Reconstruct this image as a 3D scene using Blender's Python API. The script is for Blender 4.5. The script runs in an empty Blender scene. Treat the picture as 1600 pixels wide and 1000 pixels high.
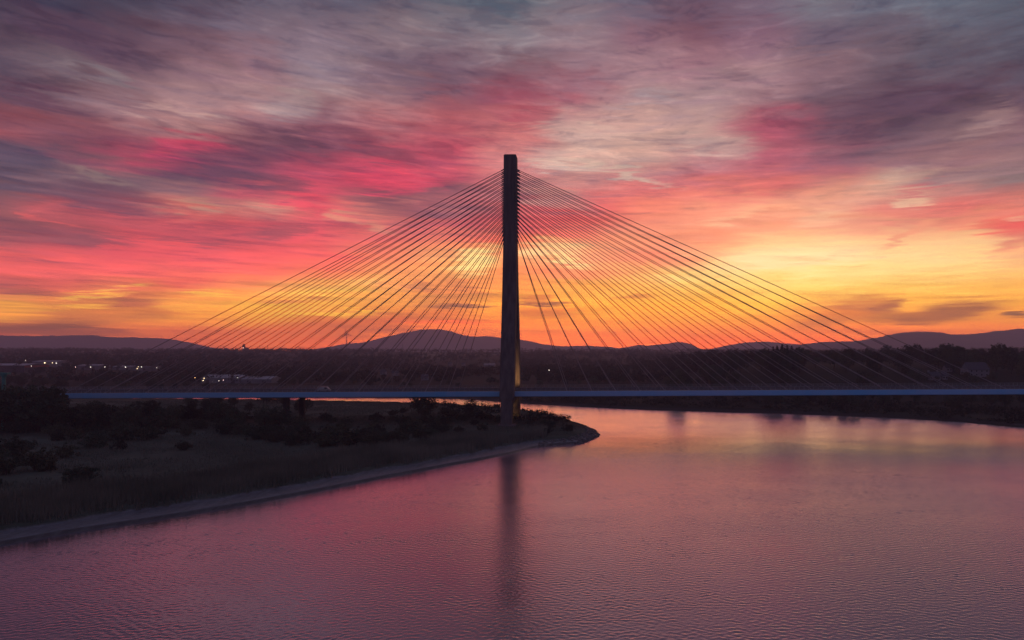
import bpy, math, random
import numpy as np
from mathutils import Vector, Matrix
random.seed(7); RNG = np.random.default_rng(11)
S = bpy.context.scene
COL = S.collection
R = math.radians

# ------------------------------------------------------------------ camera
F, CU, CV = 1067.0, 905.0, 548.0          # focal length and principal point, in photo pixels
cd = bpy.data.cameras.new('camera'); cam = bpy.data.objects.new('camera', cd); COL.objects.link(cam)
cam.location = (0, 0, 0); cam.rotation_euler = (R(90), 0, 0)
cd.sensor_width = 36.0; cd.lens = 36.0 * F / 1600.0
cd.shift_x = (800 - CU) / 1600.0; cd.shift_y = (CV - 500) / 1600.0
cd.clip_start = 0.5; cd.clip_end = 60000
S.camera = cam
S.view_settings.view_transform = 'Standard'; S.view_settings.look = 'None'
S.view_settings.exposure = 0; S.view_settings.gamma = 1
S.cycles.max_bounces = 6; S.cycles.diffuse_bounces = 2; S.cycles.glossy_bounces = 3
S.cycles.volume_bounces = 2; S.cycles.transparent_max_bounces = 6
S.cycles.use_denoising = True
S.cycles.sample_clamp_indirect = 4.0

WZ = -33.0                                  # water level
def X_of(u, Y): return (u - CU) * Y / F
def Z_of(v, Y): return (CV - v) * Y / F

# ------------------------------------------------------------------ node helpers
def lin(c):
    c = c / 255.0
    return c / 12.92 if c <= 0.04045 else ((c + 0.055) / 1.055) ** 2.4
def L3(rgb, k=1.0): return tuple(lin(v) * k for v in rgb) + (1.0,)

class NB:
    def __init__(s, nt): s.nt = nt
    def n(s, typ, **kw):
        nd = s.nt.nodes.new(typ)
        for k, v in kw.items(): setattr(nd, k, v)
        return nd
    def put(s, sock, v):
        if isinstance(v, bpy.types.NodeSocket): s.nt.links.new(v, sock)
        elif v is not None: sock.default_value = v
    def math(s, op, a, b=None, c=None, clamp=False):
        nd = s.n('ShaderNodeMath', operation=op, use_clamp=clamp)
        s.put(nd.inputs[0], a); s.put(nd.inputs[1], b); s.put(nd.inputs[2], c)
        return nd.outputs[0]
    def vmath(s, op, a, b=None):
        nd = s.n('ShaderNodeVectorMath', operation=op)
        s.put(nd.inputs[0], a)
        if b is not None: s.put(nd.inputs[1], b)
        return nd.outputs['Value'] if op in ('LENGTH', 'DOT_PRODUCT') else nd.outputs[0]
    def xyz(s, x, y, z=0.0):
        nd = s.n('ShaderNodeCombineXYZ')
        s.put(nd.inputs[0], x); s.put(nd.inputs[1], y); s.put(nd.inputs[2], z)
        return nd.outputs[0]
    def sep(s, v):
        nd = s.n('ShaderNodeSeparateXYZ'); s.put(nd.inputs[0], v); return nd.outputs
    def noise(s, vec, scale=1, detail=4, rough=0.5, dist=0.0):
        nd = s.n('ShaderNodeTexNoise'); s.put(nd.inputs['Vector'], vec)
        nd.inputs['Scale'].default_value = scale; nd.inputs['Detail'].default_value = detail
        nd.inputs['Roughness'].default_value = rough; nd.inputs['Distortion'].default_value = dist
        return nd.outputs[0]
    def mapping(s, vec, loc=(0,0,0), rot=(0,0,0), scale=(1,1,1), typ='POINT'):
        nd = s.n('ShaderNodeMapping', vector_type=typ); s.put(nd.inputs[0], vec)
        nd.inputs['Location'].default_value = loc; nd.inputs['Rotation'].default_value = rot
        nd.inputs['Scale'].default_value = scale
        return nd.outputs[0]
    def mrange(s, v, a, b, c=0.0, d=1.0, mode='LINEAR'):
        nd = s.n('ShaderNodeMapRange', interpolation_type=mode)
        s.put(nd.inputs[0], v)
        for i, x in enumerate((a, b, c, d)): s.put(nd.inputs[i + 1], x)
        return nd.outputs[0]
    def mix(s, f, a, b, mode='MIX'):
        nd = s.n('ShaderNodeMix', data_type='RGBA', blend_type=mode)
        s.put(nd.inputs[0], f); s.put(nd.inputs[6], a); s.put(nd.inputs[7], b)
        return nd.outputs[2]
    def ramp(s, f, stops, interp='LINEAR'):
        nd = s.n('ShaderNodeValToRGB'); s.put(nd.inputs[0], f)
        cr = nd.color_ramp; cr.interpolation = interp
        while len(cr.elements) > 1: cr.elements.remove(cr.elements[-1])
        cr.elements[0].position = stops[0][0]; cr.elements[0].color = stops[0][1]
        for p, c in stops[1:]:
            e = cr.elements.new(p); e.color = c
        return nd.outputs[0]

#SKY_BEGIN
# ------------------------------------------------------------------ sky: dusk colours by azimuth and elevation, broken up by cloud noise
GU = [0, 100, 200, 300, 400, 500, 600, 700, 800, 900, 1000, 1100, 1200, 1300, 1400, 1500, 1600]
GRID = {
 0:  "70,62,80 62,58,78 66,60,78 88,77,94 110,98,115 105,92,108 95,90,108 98,98,112 95,102,115 115,110,125 112,98,115 108,85,105 125,100,118 120,112,125 108,105,120 102,104,120 98,102,118",
 50: "84,66,82 90,70,86 90,68,85 100,78,95 120,102,118 130,110,125 135,115,125 128,118,130 135,122,132 140,118,130 140,100,115 122,82,98 130,95,115 110,95,112 105,92,108 98,95,110 86,86,102",
 100:"86,74,92 108,92,104 108,82,97 130,98,112 148,110,122 145,125,138 118,98,115 120,92,108 125,95,108 150,115,128 165,125,135 160,115,128 160,122,132 130,100,112 105,88,102 92,82,98 80,75,92",
 150:"92,72,90 108,78,92 145,112,122 170,130,135 165,128,135 158,128,136 148,110,120 135,85,100 150,75,95 165,95,110 175,138,142 170,135,142 150,110,120 110,85,100 92,70,88 92,70,85 105,82,98",
 200:"140,75,88 135,80,95 150,100,110 175,125,128 170,110,118 140,85,100 165,100,110 185,95,105 200,110,115 200,160,155 212,165,155 195,155,150 175,85,105 120,80,98 97,76,92 125,98,108 135,100,112",
 225:"115,78,95 125,76,93 155,82,100 165,75,97 120,72,92 130,72,92 170,80,98 190,85,103 212,125,125 205,165,158 208,165,155 195,150,148 178,90,108 130,84,100 118,90,104 140,105,112 140,106,115",
 250:"95,85,105 118,78,96 165,70,95 180,66,94 122,70,92 160,68,92 195,70,97 195,82,104 212,132,132 205,168,158 200,160,150 190,135,140 175,95,112 150,95,112 150,110,118 150,112,118 150,118,122",
 275:"88,75,95 122,95,108 125,98,106 105,74,95 130,72,95 180,70,98 210,70,97 200,85,105 205,125,128 208,150,145 205,130,130 200,110,118 205,108,115 185,105,114 205,165,150 170,130,130 140,115,118",
 300:"112,84,98 108,78,95 106,74,93 160,110,115 195,88,104 205,75,99 140,75,92 140,85,100 190,110,118 200,118,120 225,115,115 235,125,115 225,115,110 225,150,130 225,165,145 200,130,125 195,120,115",
 325:"140,85,95 175,85,95 190,85,95 190,110,105 190,118,115 215,95,105 200,130,120 170,100,110 200,100,108 220,95,102 240,135,115 240,150,125 240,165,135 235,170,140 220,130,120 215,110,105 220,130,115",
 350:"130,80,92 165,82,92 185,84,95 200,85,95 185,80,95 200,85,100 205,105,105 190,95,105 205,92,100 232,105,100 245,150,120 248,165,130 250,165,128 240,168,135 235,155,128 240,150,120 228,98,92",
 375:"155,80,92 160,76,90 215,80,92 185,76,92 200,80,95 215,85,95 215,100,102 230,120,98 240,115,88 250,165,118 248,150,115 246,150,115 250,195,142 252,198,145 250,192,142 250,196,142 225,130,112",
 400:"220,90,92 215,86,95 215,82,95 225,85,95 235,90,95 240,96,95 238,125,92 246,165,102 247,165,105 247,165,118 248,150,110 250,175,125 253,218,155 253,218,155 253,215,150 252,212,145 246,182,128",
 425:"232,92,95 222,90,95 235,92,95 245,100,95 245,102,95 241,112,90 242,150,90 245,162,92 250,140,80 246,152,95 250,172,102 252,208,132 253,222,148 253,216,142 253,210,135 253,205,125 250,192,112",
 450:"172,86,90 205,90,88 222,115,86 230,100,88 246,145,85 242,172,90 228,150,90 226,132,82 248,150,72 250,165,72 250,176,86 252,192,102 253,207,118 253,206,112 253,198,102 252,190,92 250,180,82",
 475:"240,155,75 222,130,80 192,106,80 232,150,75 240,165,70 236,162,80 225,140,76 198,115,84 240,150,62 248,155,57 248,160,62 250,166,67 250,180,80 225,145,85 240,165,80 238,160,76 245,160,62",
 500:"238,148,60 192,106,80 215,122,70 240,142,60 235,150,65 205,110,78 192,92,80 212,100,75 235,130,56 240,136,52 240,142,56 245,147,60 238,138,60 222,126,68 228,132,66 222,130,68 240,140,56",
 515:"152,76,80 180,90,76 225,116,62 225,106,66 220,106,70 215,106,70 228,118,66 232,114,62 235,120,52 238,128,50 240,130,52 240,130,54 240,126,56 236,124,60 240,130,60 240,132,58 240,130,56",
 535:"190,85,80 195,88,80 200,90,80 195,90,82 220,105,80 215,96,78 222,106,70 228,106,62 236,112,54 240,112,54 238,108,58 238,105,60 236,102,60 234,102,60 234,106,60 236,110,60 236,112,60",
}
ROW_GAIN = {0: (0.948, 1.059, 1.041), 50: (1.076, 1.083, 1.042), 100: (1.112, 1.119, 1.074), 150: (1.106, 1.126, 1.068), 200: (1.165, 1.145, 1.075), 225: (1.118, 1.112, 1.054), 250: (1.19, 1.12, 1.088), 275: (1.198, 1.186, 1.117), 300: (1.253, 1.218, 1.135), 325: (1.516, 1.349, 1.208), 350: (1.411, 1.241, 1.159), 375: (1.631, 1.512, 1.323), 400: (1.76, 1.60, 1.42), 425: (2.0, 1.86, 1.48), 450: (2.198, 2.044, 1.302), 475: (2.97, 2.929, 0.924), 500: (4.369, 4.174, 0.586), 515: (8.28, 6.602, 0.48), 535: (9.781, 7.331, 0.468)}
def build_sky():
    w = bpy.data.worlds.new("World"); S.world = w; w.use_nodes = True
    nt = w.node_tree; nt.nodes.clear(); b = NB(nt)
    tc = b.n('ShaderNodeTexCoord').outputs['Generated']
    x, y, z = b.sep(tc)
    hor = b.math('MAXIMUM', b.math('SQRT', b.math('ADD', b.math('MULTIPLY', x, x), b.math('MULTIPLY', y, y))), 0.0005)
    te0 = b.math('DIVIDE', z, hor)                    # tangent of elevation
    az0 = b.math('ARCTAN2', x, y)                     # azimuth from the view's heading, radians
    lg = b.math('LOGARITHM', b.math('ADD', b.math('MAXIMUM', te0, 0.0), 0.07), 2.718)
    # cloud streak coordinates: long in azimuth, thin in elevation, thinner to the horizon, tilted as the banks lie
    st = b.xyz(az0, b.math('ADD', lg, b.math('MULTIPLY', az0, 0.07)), 0.0)
    n_big = b.noise(b.mapping(st, loc=(3.1, 7.7, 0), scale=(3.4, 4.2, 1)), 1.0, 5, 0.55, 0.6)
    n_big2 = b.noise(b.mapping(st, loc=(13.1, 2.7, 4), scale=(3.0, 5.0, 1)), 1.0, 5, 0.55, 0.6)
    n_mid = b.noise(b.mapping(st, loc=(1.2, 5.5, 2), scale=(7.0, 12.0, 1)), 1.0, 7, 0.60, 1.0)
    n_fine = b.noise(b.mapping(st, loc=(9.2, 1.5, 6), scale=(9.0, 30.0, 1)), 1.0, 6, 0.60, 0.7)
    te_s = b.math('ADD', b.math('MAXIMUM', te0, 0.0), 0.05)
    dv = b.math('ADD', b.math('MULTIPLY', b.math('SUBTRACT', n_mid, 0.5), 0.20),
                b.math('MULTIPLY', b.math('SUBTRACT', n_big, 0.5), 0.08))
    dv = b.math('ADD', dv, b.math('MULTIPLY', b.math('SUBTRACT', n_fine, 0.5), 0.07))
    te = b.math('ADD', te0, b.math('MULTIPLY', dv, te_s))
    az = b.math('ADD', az0, b.math('ADD', b.math('MULTIPLY', b.math('SUBTRACT', n_big2, 0.5), 0.10),
                                   b.math('MULTIPLY', b.math('SUBTRACT', n_mid, 0.5), 0.10)))
    # colour columns
    TMAX = 0.75
    fac = b.math('DIVIDE', te, TMAX)
    vs = sorted(GRID, reverse=True)
    colr = None; prev = None
    rows = {v: [tuple(float(q) for q in t.split(',')) for t in GRID[v].split()] for v in vs}
    for i, u in enumerate(GU):
        dx = (u - CU) / F; c = 1 / math.sqrt(1 + dx * dx)
        stops = []
        for v in vs:
            t = (CV - v) / F * c / TMAX
            g = ROW_GAIN.get(v, (1, 1, 1))
            col = tuple(lin(rows[v][i][k]) * g[k] for k in range(3)) + (1,)
            stops.append((t, col))
        top = tuple(0.55 * q + 0.45 * p for q, p in zip(stops[-1][1][:3], (0.10, 0.11, 0.15))) + (1,)
        stops.append((min(0.88, stops[-1][0] + 0.2), top))
        stops.append((1.0, (0.085, 0.085, 0.125, 1)))
        rc = b.ramp(fac, stops)
        a = math.atan(dx)
        colr = rc if colr is None else b.mix(b.mrange(az, prev, a, mode='SMOOTHSTEP'), colr, rc)
        prev = a
    # wisps and dark bars with shapes of their own: (u, v, half length, half height, tilt deg, colour, strength)
    te_f = b.math('ADD', te0, b.math('MULTIPLY', b.math('ADD', b.math('MULTIPLY', b.math('SUBTRACT', n_fine, 0.5), 0.9), b.math('MULTIPLY', b.math('SUBTRACT', n_mid, 0.5), 0.45)), b.math('MULTIPLY', te_s, 0.28)))
    az_f = b.math('ADD', az0, b.math('MULTIPLY', b.math('SUBTRACT', n_mid, 0.5), 0.10))
    pf = b.xyz(az_f, te_f, 0.0)
    for (u, v, hl, hh, tilt, rgb, k) in FEATURES:
        if v > 462 and rgb[0] < 210: hh = hh * 1.45; k = min(1.0, k * 1.15)
        dx = (u - CU) / F; c = 1 / math.sqrt(1 + dx * dx)
        ca, ct = math.atan(dx), (CV - v) / F * c
        m = b.mapping(pf, loc=(ca, ct, 0), rot=(0, 0, R(tilt)), scale=(hl / F * c * c, hh / F * c, 1), typ='TEXTURE')
        g = b.n('ShaderNodeTexGradient', gradient_type='SPHERICAL'); b.put(g.inputs[0], m)
        f = b.mrange(g.outputs['Fac'], 0.0, 0.7, 0.0, k * (0.85 if rgb[0] > 165 and rgb[1] < 100 else 1.0), 'SMOOTHSTEP')
        gk = [float(np.interp(v, sorted(ROW_GAIN), [ROW_GAIN[q][k] for q in sorted(ROW_GAIN)])) for k in range(3)]
        colr = b.mix(f, colr, tuple(lin(rgb[k]) * gk[k] for k in range(3)) + (1,))
    ns = b.noise(b.mapping(st, loc=(4.4, 8.1, 3), scale=(8.0, 28.0, 1)), 1.0, 8, 0.60, 1.2)
    ns2 = b.noise(b.mapping(st, loc=(7.4, 2.1, 9), scale=(4.5, 11.0, 1)), 1.0, 8, 0.62, 1.8)
    nsm = b.math('ADD', b.math('MULTIPLY', ns, 0.6), b.math('MULTIPLY', ns2, 0.4))
    kel = b.ramp(b.math('MULTIPLY', te0, 1.6), [(0.0, (.5,)*3+(1,)), (0.1, (.9,)*3+(1,)), (0.38, (1.0,)*3+(1,)), (0.52, (.5,)*3+(1,)), (0.8, (.28,)*3+(1,))])
    kk = b.math('MULTIPLY', kel, b.mrange(az0, -0.15, 0.4, 1.0, 0.42, 'SMOOTHSTEP'))
    dk = b.math('MULTIPLY', b.mrange(nsm, 0.50, 0.60, 0.0, 0.75, 'SMOOTHSTEP'), kk)
    lt = b.math('MULTIPLY', b.mrange(nsm, 0.49, 0.40, 0.0, 0.75, 'SMOOTHSTEP'), kk)
    colr = b.mix(dk, colr, b.mix(1.0, colr, (0.64, 0.74, 0.90, 1), 'MULTIPLY'))
    colr = b.mix(lt, colr, b.mix(1.0, colr, (1.26, 1.14, 1.06, 1), 'MULTIPLY'))
    nm = b.noise(b.mapping(st, loc=(2.3, 6.6, 14), rot=(0, 0, R(6)), scale=(6.5, 9.0, 1)), 1.0, 10, 0.64, 1.0)
    nm2 = b.noise(b.mapping(st, loc=(12.3, 1.6, 4), rot=(0, 0, R(-12)), scale=(12.0, 22.0, 1)), 1.0, 10, 0.66, 1.6)
    nmm = b.math('ADD', b.math('MULTIPLY', nm, 0.55), b.math('MULTIPLY', nm2, 0.45))
    ku = b.mrange(te0, 0.16, 0.30, 0.25, 1.0, 'SMOOTHSTEP')
    colr = b.mix(b.math('MULTIPLY', b.mrange(nmm, 0.50, 0.61, 0.0, 0.85, 'SMOOTHSTEP'), ku), colr, b.mix(1.0, colr, (0.66, 0.68, 0.76, 1), 'MULTIPLY'))
    colr = b.mix(b.math('MULTIPLY', b.mrange(nmm, 0.49, 0.38, 0.0, 0.85, 'SMOOTHSTEP'), ku), colr, b.mix(1.0, colr, (1.30, 1.32, 1.24, 1), 'MULTIPLY'))
    # finer light and shade within the cloud sheet
    shade = b.math('ADD', b.mrange(n_fine, 0.3, 0.7, -0.10, 0.10), b.mrange(n_mid, 0.3, 0.7, -0.12, 0.12))
    k = b.math('ADD', 1.0, shade)
    colr = b.mix(1.0, colr, b.xyz(b.math('MULTIPLY', k, 1.0), k, k), 'MULTIPLY')
    lum = b.vmath('DOT_PRODUCT', colr, (0.3, 0.55, 0.15))
    colr = b.mix(0.02, colr, b.xyz(lum, lum, lum))
    # away from the afterglow: dim blue dusk
    sky = b.n('ShaderNodeTexSky', sky_type='NISHITA', sun_disc=False)
    sky.sun_elevation = R(-1.0); sky.sun_rotation = R(15)
    dusk = b.mix(1.0, (0.088, 0.080, 0.150, 1), b.mix(1.0, sky.outputs[0], (0.06, 0.06, 0.06, 1), 'MULTIPLY'), 'ADD')
    away = b.mrange(b.math('ABSOLUTE', b.math('SUBTRACT', az0, -0.08)), 0.72, 1.5, mode='SMOOTHSTEP')
    high = b.mrange(te0, 0.6, 1.6, mode='SMOOTHSTEP')
    colr = b.mix(b.math('MAXIMUM', away, high), colr, dusk)
    below = b.mrange(z, -0.05, 0.0)
    colr = b.mix(below, (0.02, 0.018, 0.022, 1), colr)
    bg = b.n('ShaderNodeBackground'); b.put(bg.inputs[0], colr); bg.inputs[1].default_value = 1.0
    out = b.n('ShaderNodeOutputWorld'); nt.links.new(bg.outputs[0], out.inputs[0])
    w.cycles.sampling_method = 'MANUAL'; w.cycles.sample_map_resolution = 512
PUR = (120, 72, 88); DRK = (88, 68, 88)
FEATURES = [
 # small dark bars low over the horizon
 (1352, 481, 75, 17, 2, (170, 92, 84), 0.9), (1395, 478, 30, 8, 0, (150, 84, 82), 0.8),
 (1490, 486, 90, 13, 7, (150, 88, 82), 0.95), (1430, 497, 100, 9, 0, (150, 86, 84), 0.8),
 (1592, 491, 40, 6, 2, (130, 82, 82), 0.9), (1300, 497, 70, 12, 8, (205, 112, 78), 0.8),
 (726, 478, 62, 5, 1, (120, 72, 84), 1.0), (850, 473, 70, 3, 0, (140, 80, 76), 0.9), (840, 468, 40, 5, 2, (205, 110, 70), 0.7),
 (850, 489, 80, 10, 0, (205, 105, 66), 0.8), (985, 464, 45, 4, 2, (200, 120, 70), 0.8),
 (1330, 418, 60, 3, 2, (235, 175, 112), 0.8), (1295, 400, 35, 7, 22, (250, 190, 132), 0.8),
 (700, 502, 160, 3, 1, (250, 95, 80), 0.8), (640, 499, 60, 3, 0, (250, 100, 80), 0.6),
 (60, 512, 130, 6, 0, (132, 72, 80), 0.85), (140, 518, 120, 5, -2, (140, 72, 80), 0.8), (90, 507, 70, 5, 1, (120, 68, 78), 0.7),
 (170, 495, 150, 10, 6, (190, 105, 80), 0.6), (215, 472, 60, 9, 4, (172, 88, 84), 0.8), (60, 455, 70, 10, 2, (160, 78, 86), 0.8),
 (320, 460, 70, 9, 0, (250, 190, 85), 0.7), (150, 463, 70, 5, 6, (250, 180, 80), 0.8), (120, 480, 90, 5, 8, (250, 172, 72), 0.7), (180, 452, 50, 4, 8, (252, 180, 90), 0.8),
 (500, 455, 120, 7, 2, (250, 190, 95), 0.7), (520, 490, 120, 7, 2, (250, 182, 80), 0.7), (460, 470, 90, 5, 4, (190, 112, 82), 0.7),
 (560, 510, 150, 9, -2, (175, 84, 84), 0.8), (560, 525, 40, 6, 0, (190, 92, 76), 0.6), (640, 495, 110, 6, 0, (185, 95, 80), 0.7),
 (730, 450, 60, 14, -22, (190, 110, 80), 0.5), (660, 448, 40, 10, -25, (178, 105, 84), 0.5),
 (745, 408, 50, 28, 15, (254, 222, 145), 0.9), (860, 392, 75, 14, 0, (253, 212, 150), 0.8), (900, 408, 50, 8, -10, (253, 220, 150), 0.7), (560, 440, 60, 10, 8, (252, 190, 110), 0.6),
 # red and crimson glows
 (275, 237, 75, 30, 5, (196, 66, 98), 0.95), (620, 285, 120, 26, 6, (220, 68, 98), 0.85), (475, 318, 50, 20, -10, (222, 70, 98), 0.7),
 (470, 370, 60, 10, 22, (235, 85, 98), 0.8), (260, 385, 110, 8, 2, (238, 86, 94), 0.85), (300, 412, 140, 8, 1, (246, 92, 94), 0.7), (100, 402, 120, 6, 3, (236, 92, 92), 0.6), (70, 347, 60, 9, -15, (208, 92, 96), 0.7),
 (830, 175, 70, 22, 12, (172, 72, 92), 0.7), (1210, 192, 70, 22, -5, (168, 82, 104), 0.5), (1560, 352, 80, 14, 4, (232, 98, 92), 0.75), (1440, 295, 60, 10, 3, (208, 104, 112), 0.6),
 (1420, 368, 70, 9, 28, (238, 156, 124), 0.8), (1580, 380, 60, 12, 18, (222, 130, 112), 0.7), (1450, 335, 90, 14, 4, (214, 118, 112), 0.6),
 (900, 425, 130, 14, 0, (240, 120, 95), 0.5), (1040, 405, 80, 22, -8, (244, 130, 105), 0.6), (880, 360, 110, 18, -8, (232, 88, 94), 0.6),
 # grey and violet banks
 (440, 212, 140, 20, -6, (112, 72, 92), 0.75), (570, 230, 130, 18, -8, (136, 76, 96), 0.7), (430, 284, 90, 18, -8, (126, 70, 92), 0.75), (560, 262, 60, 14, -6, (165, 70, 94), 0.6), (200, 285, 80, 14, -4, (104, 82, 100), 0.5),
 (30, 245, 80, 30, -6, (84, 76, 98), 0.8), (40, 290, 70, 18, -4, (86, 74, 96), 0.7), (170, 310, 130, 24, -4, (98, 74, 94), 0.7), (345, 265, 110, 26, -6, (98, 68, 92), 0.8), (70, 155, 110, 22, -6, (98, 66, 86), 0.8),
 (130, 55, 170, 36, -10, (84, 62, 84), 0.6), (620, 325, 120, 26, -8, (130, 76, 94), 0.8), (440, 360, 70, 16, 8, (150, 78, 94), 0.7), (130, 375, 130, 13, -3, (140, 78, 94), 0.8), (290, 378, 130, 5, 0, (165, 78, 94), 0.7),
 (300, 418, 90, 5, 0, (180, 80, 94), 0.6), (60, 408, 80, 5, 0, (190, 84, 94), 0.6), (1400, 170, 220, 34, 6, (92, 68, 88), 0.8), (1500, 75, 140, 30, 4, (88, 84, 100), 0.5), (1290, 65, 60, 24, -12, (104, 90, 110), 0.6),
 (550, 148, 26, 22, 10, (118, 88, 104), 0.3), (660, 120, 160, 24, 2, (110, 88, 106), 0.6), (720, 330, 90, 20, 10, (140, 92, 106), 0.6), (870, 310, 90, 26, -20, (190, 140, 136), 0.6),
 # pale gaps
 (150, 275, 90, 11, -8, (138, 112, 114), 0.9), (310, 320, 70, 12, 0, (172, 126, 116), 0.9), (420, 322, 50, 14, -4, (188, 132, 124), 0.8), (530, 334, 40, 10, -6, (208, 140, 122), 0.8), (585, 352, 60, 11, -12, (212, 142, 122), 0.7),
 (290, 178, 110, 10, -4, (186, 145, 145), 0.75), (455, 165, 50, 22, 0, (165, 140, 145), 0.7), (160, 122, 70, 16, -10, (134, 118, 126), 0.7), (880, 255, 70, 8, -6, (214, 184, 172), 0.8), (980, 272, 110, 10, -14, (208, 178, 164), 0.8),
 (960, 205, 90, 14, -4, (214, 176, 166), 0.6), (1110, 228, 100, 20, -8, (202, 172, 164), 0.45), (1010, 160, 70, 14, 8, (172, 148, 156), 0.6), (1190, 120, 70, 22, -8, (166, 130, 138), 0.6), (1540, 195, 70, 20, 14, (162, 128, 130), 0.6), (1430, 315, 40, 10, 2, (228, 186, 156), 0.8),
 (1140, 338, 70, 9, 8, (245, 186, 146), 0.7), (1290, 340, 70, 14, 10, (242, 186, 150), 0.7), (870, 385, 60, 10, 3, (252, 188, 132), 0.7), (1240, 404, 170, 24, 3, (252, 222, 172), 0.6), (1330, 425, 150, 20, 0, (252, 214, 145), 0.4), (1590, 340, 40, 8, 6, (236, 180, 146), 0.6),
]
build_sky()
#SKY_END

# ------------------------------------------------------------------ materials
def mat(name, base, rough=0.8, spec=0.3, metallic=0.0, var=None, scale=1.0, bump=0.0, rnd=0.0, stretch=1.0):
    m = bpy.data.materials.new(name); m.use_nodes = True
    nt = m.node_tree; b = NB(nt); p = nt.nodes['Principled BSDF']
    p.inputs['Roughness'].default_value = rough; p.inputs['Specular IOR Level'].default_value = spec
    p.inputs['Metallic'].default_value = metallic
    pos = b.n('ShaderNodeTexCoord').outputs['Object']
    c = tuple(base) + (1,)
    n = b.noise(b.mapping(pos, scale=(1, 1, stretch)), scale, 5, 0.6)
    col = b.mix(b.mrange(n, 0.35, 0.65), c, tuple(var if var else [q * 0.75 for q in base]) + (1,))
    if rnd:
        oi = b.n('ShaderNodeObjectInfo').outputs['Random']
        k = b.mrange(oi, 0, 1, 1 - rnd, 1 + rnd)
        col = b.mix(1.0, col, b.xyz(k, k, k), 'MULTIPLY')
    b.put(p.inputs['Base Color'], col)
    if bump:
        bn = b.n('ShaderNodeBump'); bn.inputs['Strength'].default_value = bump; bn.inputs['Distance'].default_value = 0.3
        b.put(bn.inputs['Height'], n); b.put(p.inputs['Normal'], bn.outputs[0])
    return m
def lamp_mat(name, rgb, strength):
    m = bpy.data.materials.new(name); m.use_nodes = True
    p = m.node_tree.nodes['Principled BSDF']
    p.inputs['Base Color'].default_value = (0.8, 0.8, 0.8, 1)
    p.inputs['Emission Color'].default_value = tuple(rgb) + (1,); p.inputs['Emission Strength'].default_value = strength
    m.cycles.emission_sampling = 'NONE'
    return m
M = {}
M['concrete'] = mat('concrete', (0.17, 0.135, 0.14), 0.85, 0.25, var=(0.095, 0.08, 0.085), scale=0.8, bump=0.15, stretch=0.07)
M['pier_concrete'] = mat('dark_pier_concrete', (0.07, 0.06, 0.06), 0.9, 0.2, var=(0.045, 0.04, 0.04), scale=0.4)  # darker concrete tone so the piers stand out less
M['blue_paint'] = mat('blue_paint', (0.13, 0.49, 0.86), 0.5, 0.4, var=(0.32, 0.52, 0.80), scale=0.035)
M['stay'] = mat('stay_sheath', (0.34, 0.29, 0.30), 0.6, 0.3, scale=0.5)
M['asphalt'] = mat('asphalt', (0.05, 0.05, 0.055), 0.9, 0.2, scale=0.6)
M['steel'] = mat('galvanised_steel', (0.30, 0.31, 0.34), 0.55, 0.4, scale=1.0)
M['white'] = mat('white_paint', (0.45, 0.45, 0.45), 0.4, 0.5, scale=0.5)
M['render'] = mat('white_render', (0.28, 0.27, 0.30), 0.8, 0.2, var=(0.22, 0.21, 0.24), scale=0.4)
M['slate'] = mat('slate_roof', (0.075, 0.075, 0.10), 0.7, 0.3, scale=0.8)
M['metal_roof'] = mat('pale_metal_roof', (0.42, 0.42, 0.46), 0.5, 0.4, scale=0.2)
M['cladding'] = mat('grey_cladding', (0.22, 0.22, 0.26), 0.6, 0.3, scale=0.2)
M['dark_cladding'] = mat('dark_cladding', (0.07, 0.07, 0.09), 0.7, 0.3, scale=0.2)
M['red_cladding'] = mat('red_cladding', (0.30, 0.06, 0.06), 0.6, 0.3, scale=0.2)
M['glass'] = mat('dark_glass', (0.03, 0.03, 0.04), 0.1, 0.6)
M['rubber'] = mat('rubber', (0.02, 0.02, 0.02), 0.9, 0.2)
M['teal'] = mat('teal_paint', (0.07, 0.28, 0.26), 0.5, 0.4)
M['bark'] = mat('bark', (0.055, 0.045, 0.04), 0.95, 0.1, scale=2.0)
M['leaf'] = mat('dark_green_leaves', (0.066, 0.088, 0.056), 0.8, 0.2, var=(0.044, 0.062, 0.042), scale=0.8, rnd=0.45)
M['leaf_olive'] = mat('olive_leaves', (0.088, 0.094, 0.055), 0.8, 0.2, var=(0.056, 0.068, 0.042), scale=0.8, rnd=0.4)
M['needle'] = mat('conifer_needles', (0.030, 0.042, 0.026), 0.85, 0.2, scale=1.0, rnd=0.3)
M['wood_mass'] = mat('distant_woodland_leaves', (0.040, 0.046, 0.028), 0.85, 0.15, var=(0.018, 0.022, 0.014), scale=0.015)
M['reed'] = mat('reeds', (0.24, 0.23, 0.18), 0.85, 0.15, var=(0.10, 0.11, 0.085), scale=0.06)
M['grass'] = mat('marsh_grass', (0.18, 0.185, 0.145), 0.85, 0.15, var=(0.10, 0.115, 0.09), scale=0.05)
M['rock'] = mat('shore_rock', (0.16, 0.15, 0.145), 0.6, 0.4, scale=1.5, bump=0.4)
M['hill'] = mat('hill_moor', (0.06, 0.055, 0.045), 0.95, 0.1, var=(0.014, 0.016, 0.012), scale=0.004)
M['lamp_warm'] = lamp_mat('warm_lamp_glow', (1.0, 0.72, 0.38), 5)
M['lamp_white'] = lamp_mat('white_lamp_glow', (1.0, 0.88, 0.72), 4.2)
M['lamp_dim'] = lamp_mat('dim_orange_lamp_glow', (1.0, 0.55, 0.2), 7)
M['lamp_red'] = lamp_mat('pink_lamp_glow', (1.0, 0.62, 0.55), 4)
M['window_lit'] = lamp_mat('lit_window_glow', (1.0, 0.75, 0.45), 0.6)

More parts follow.
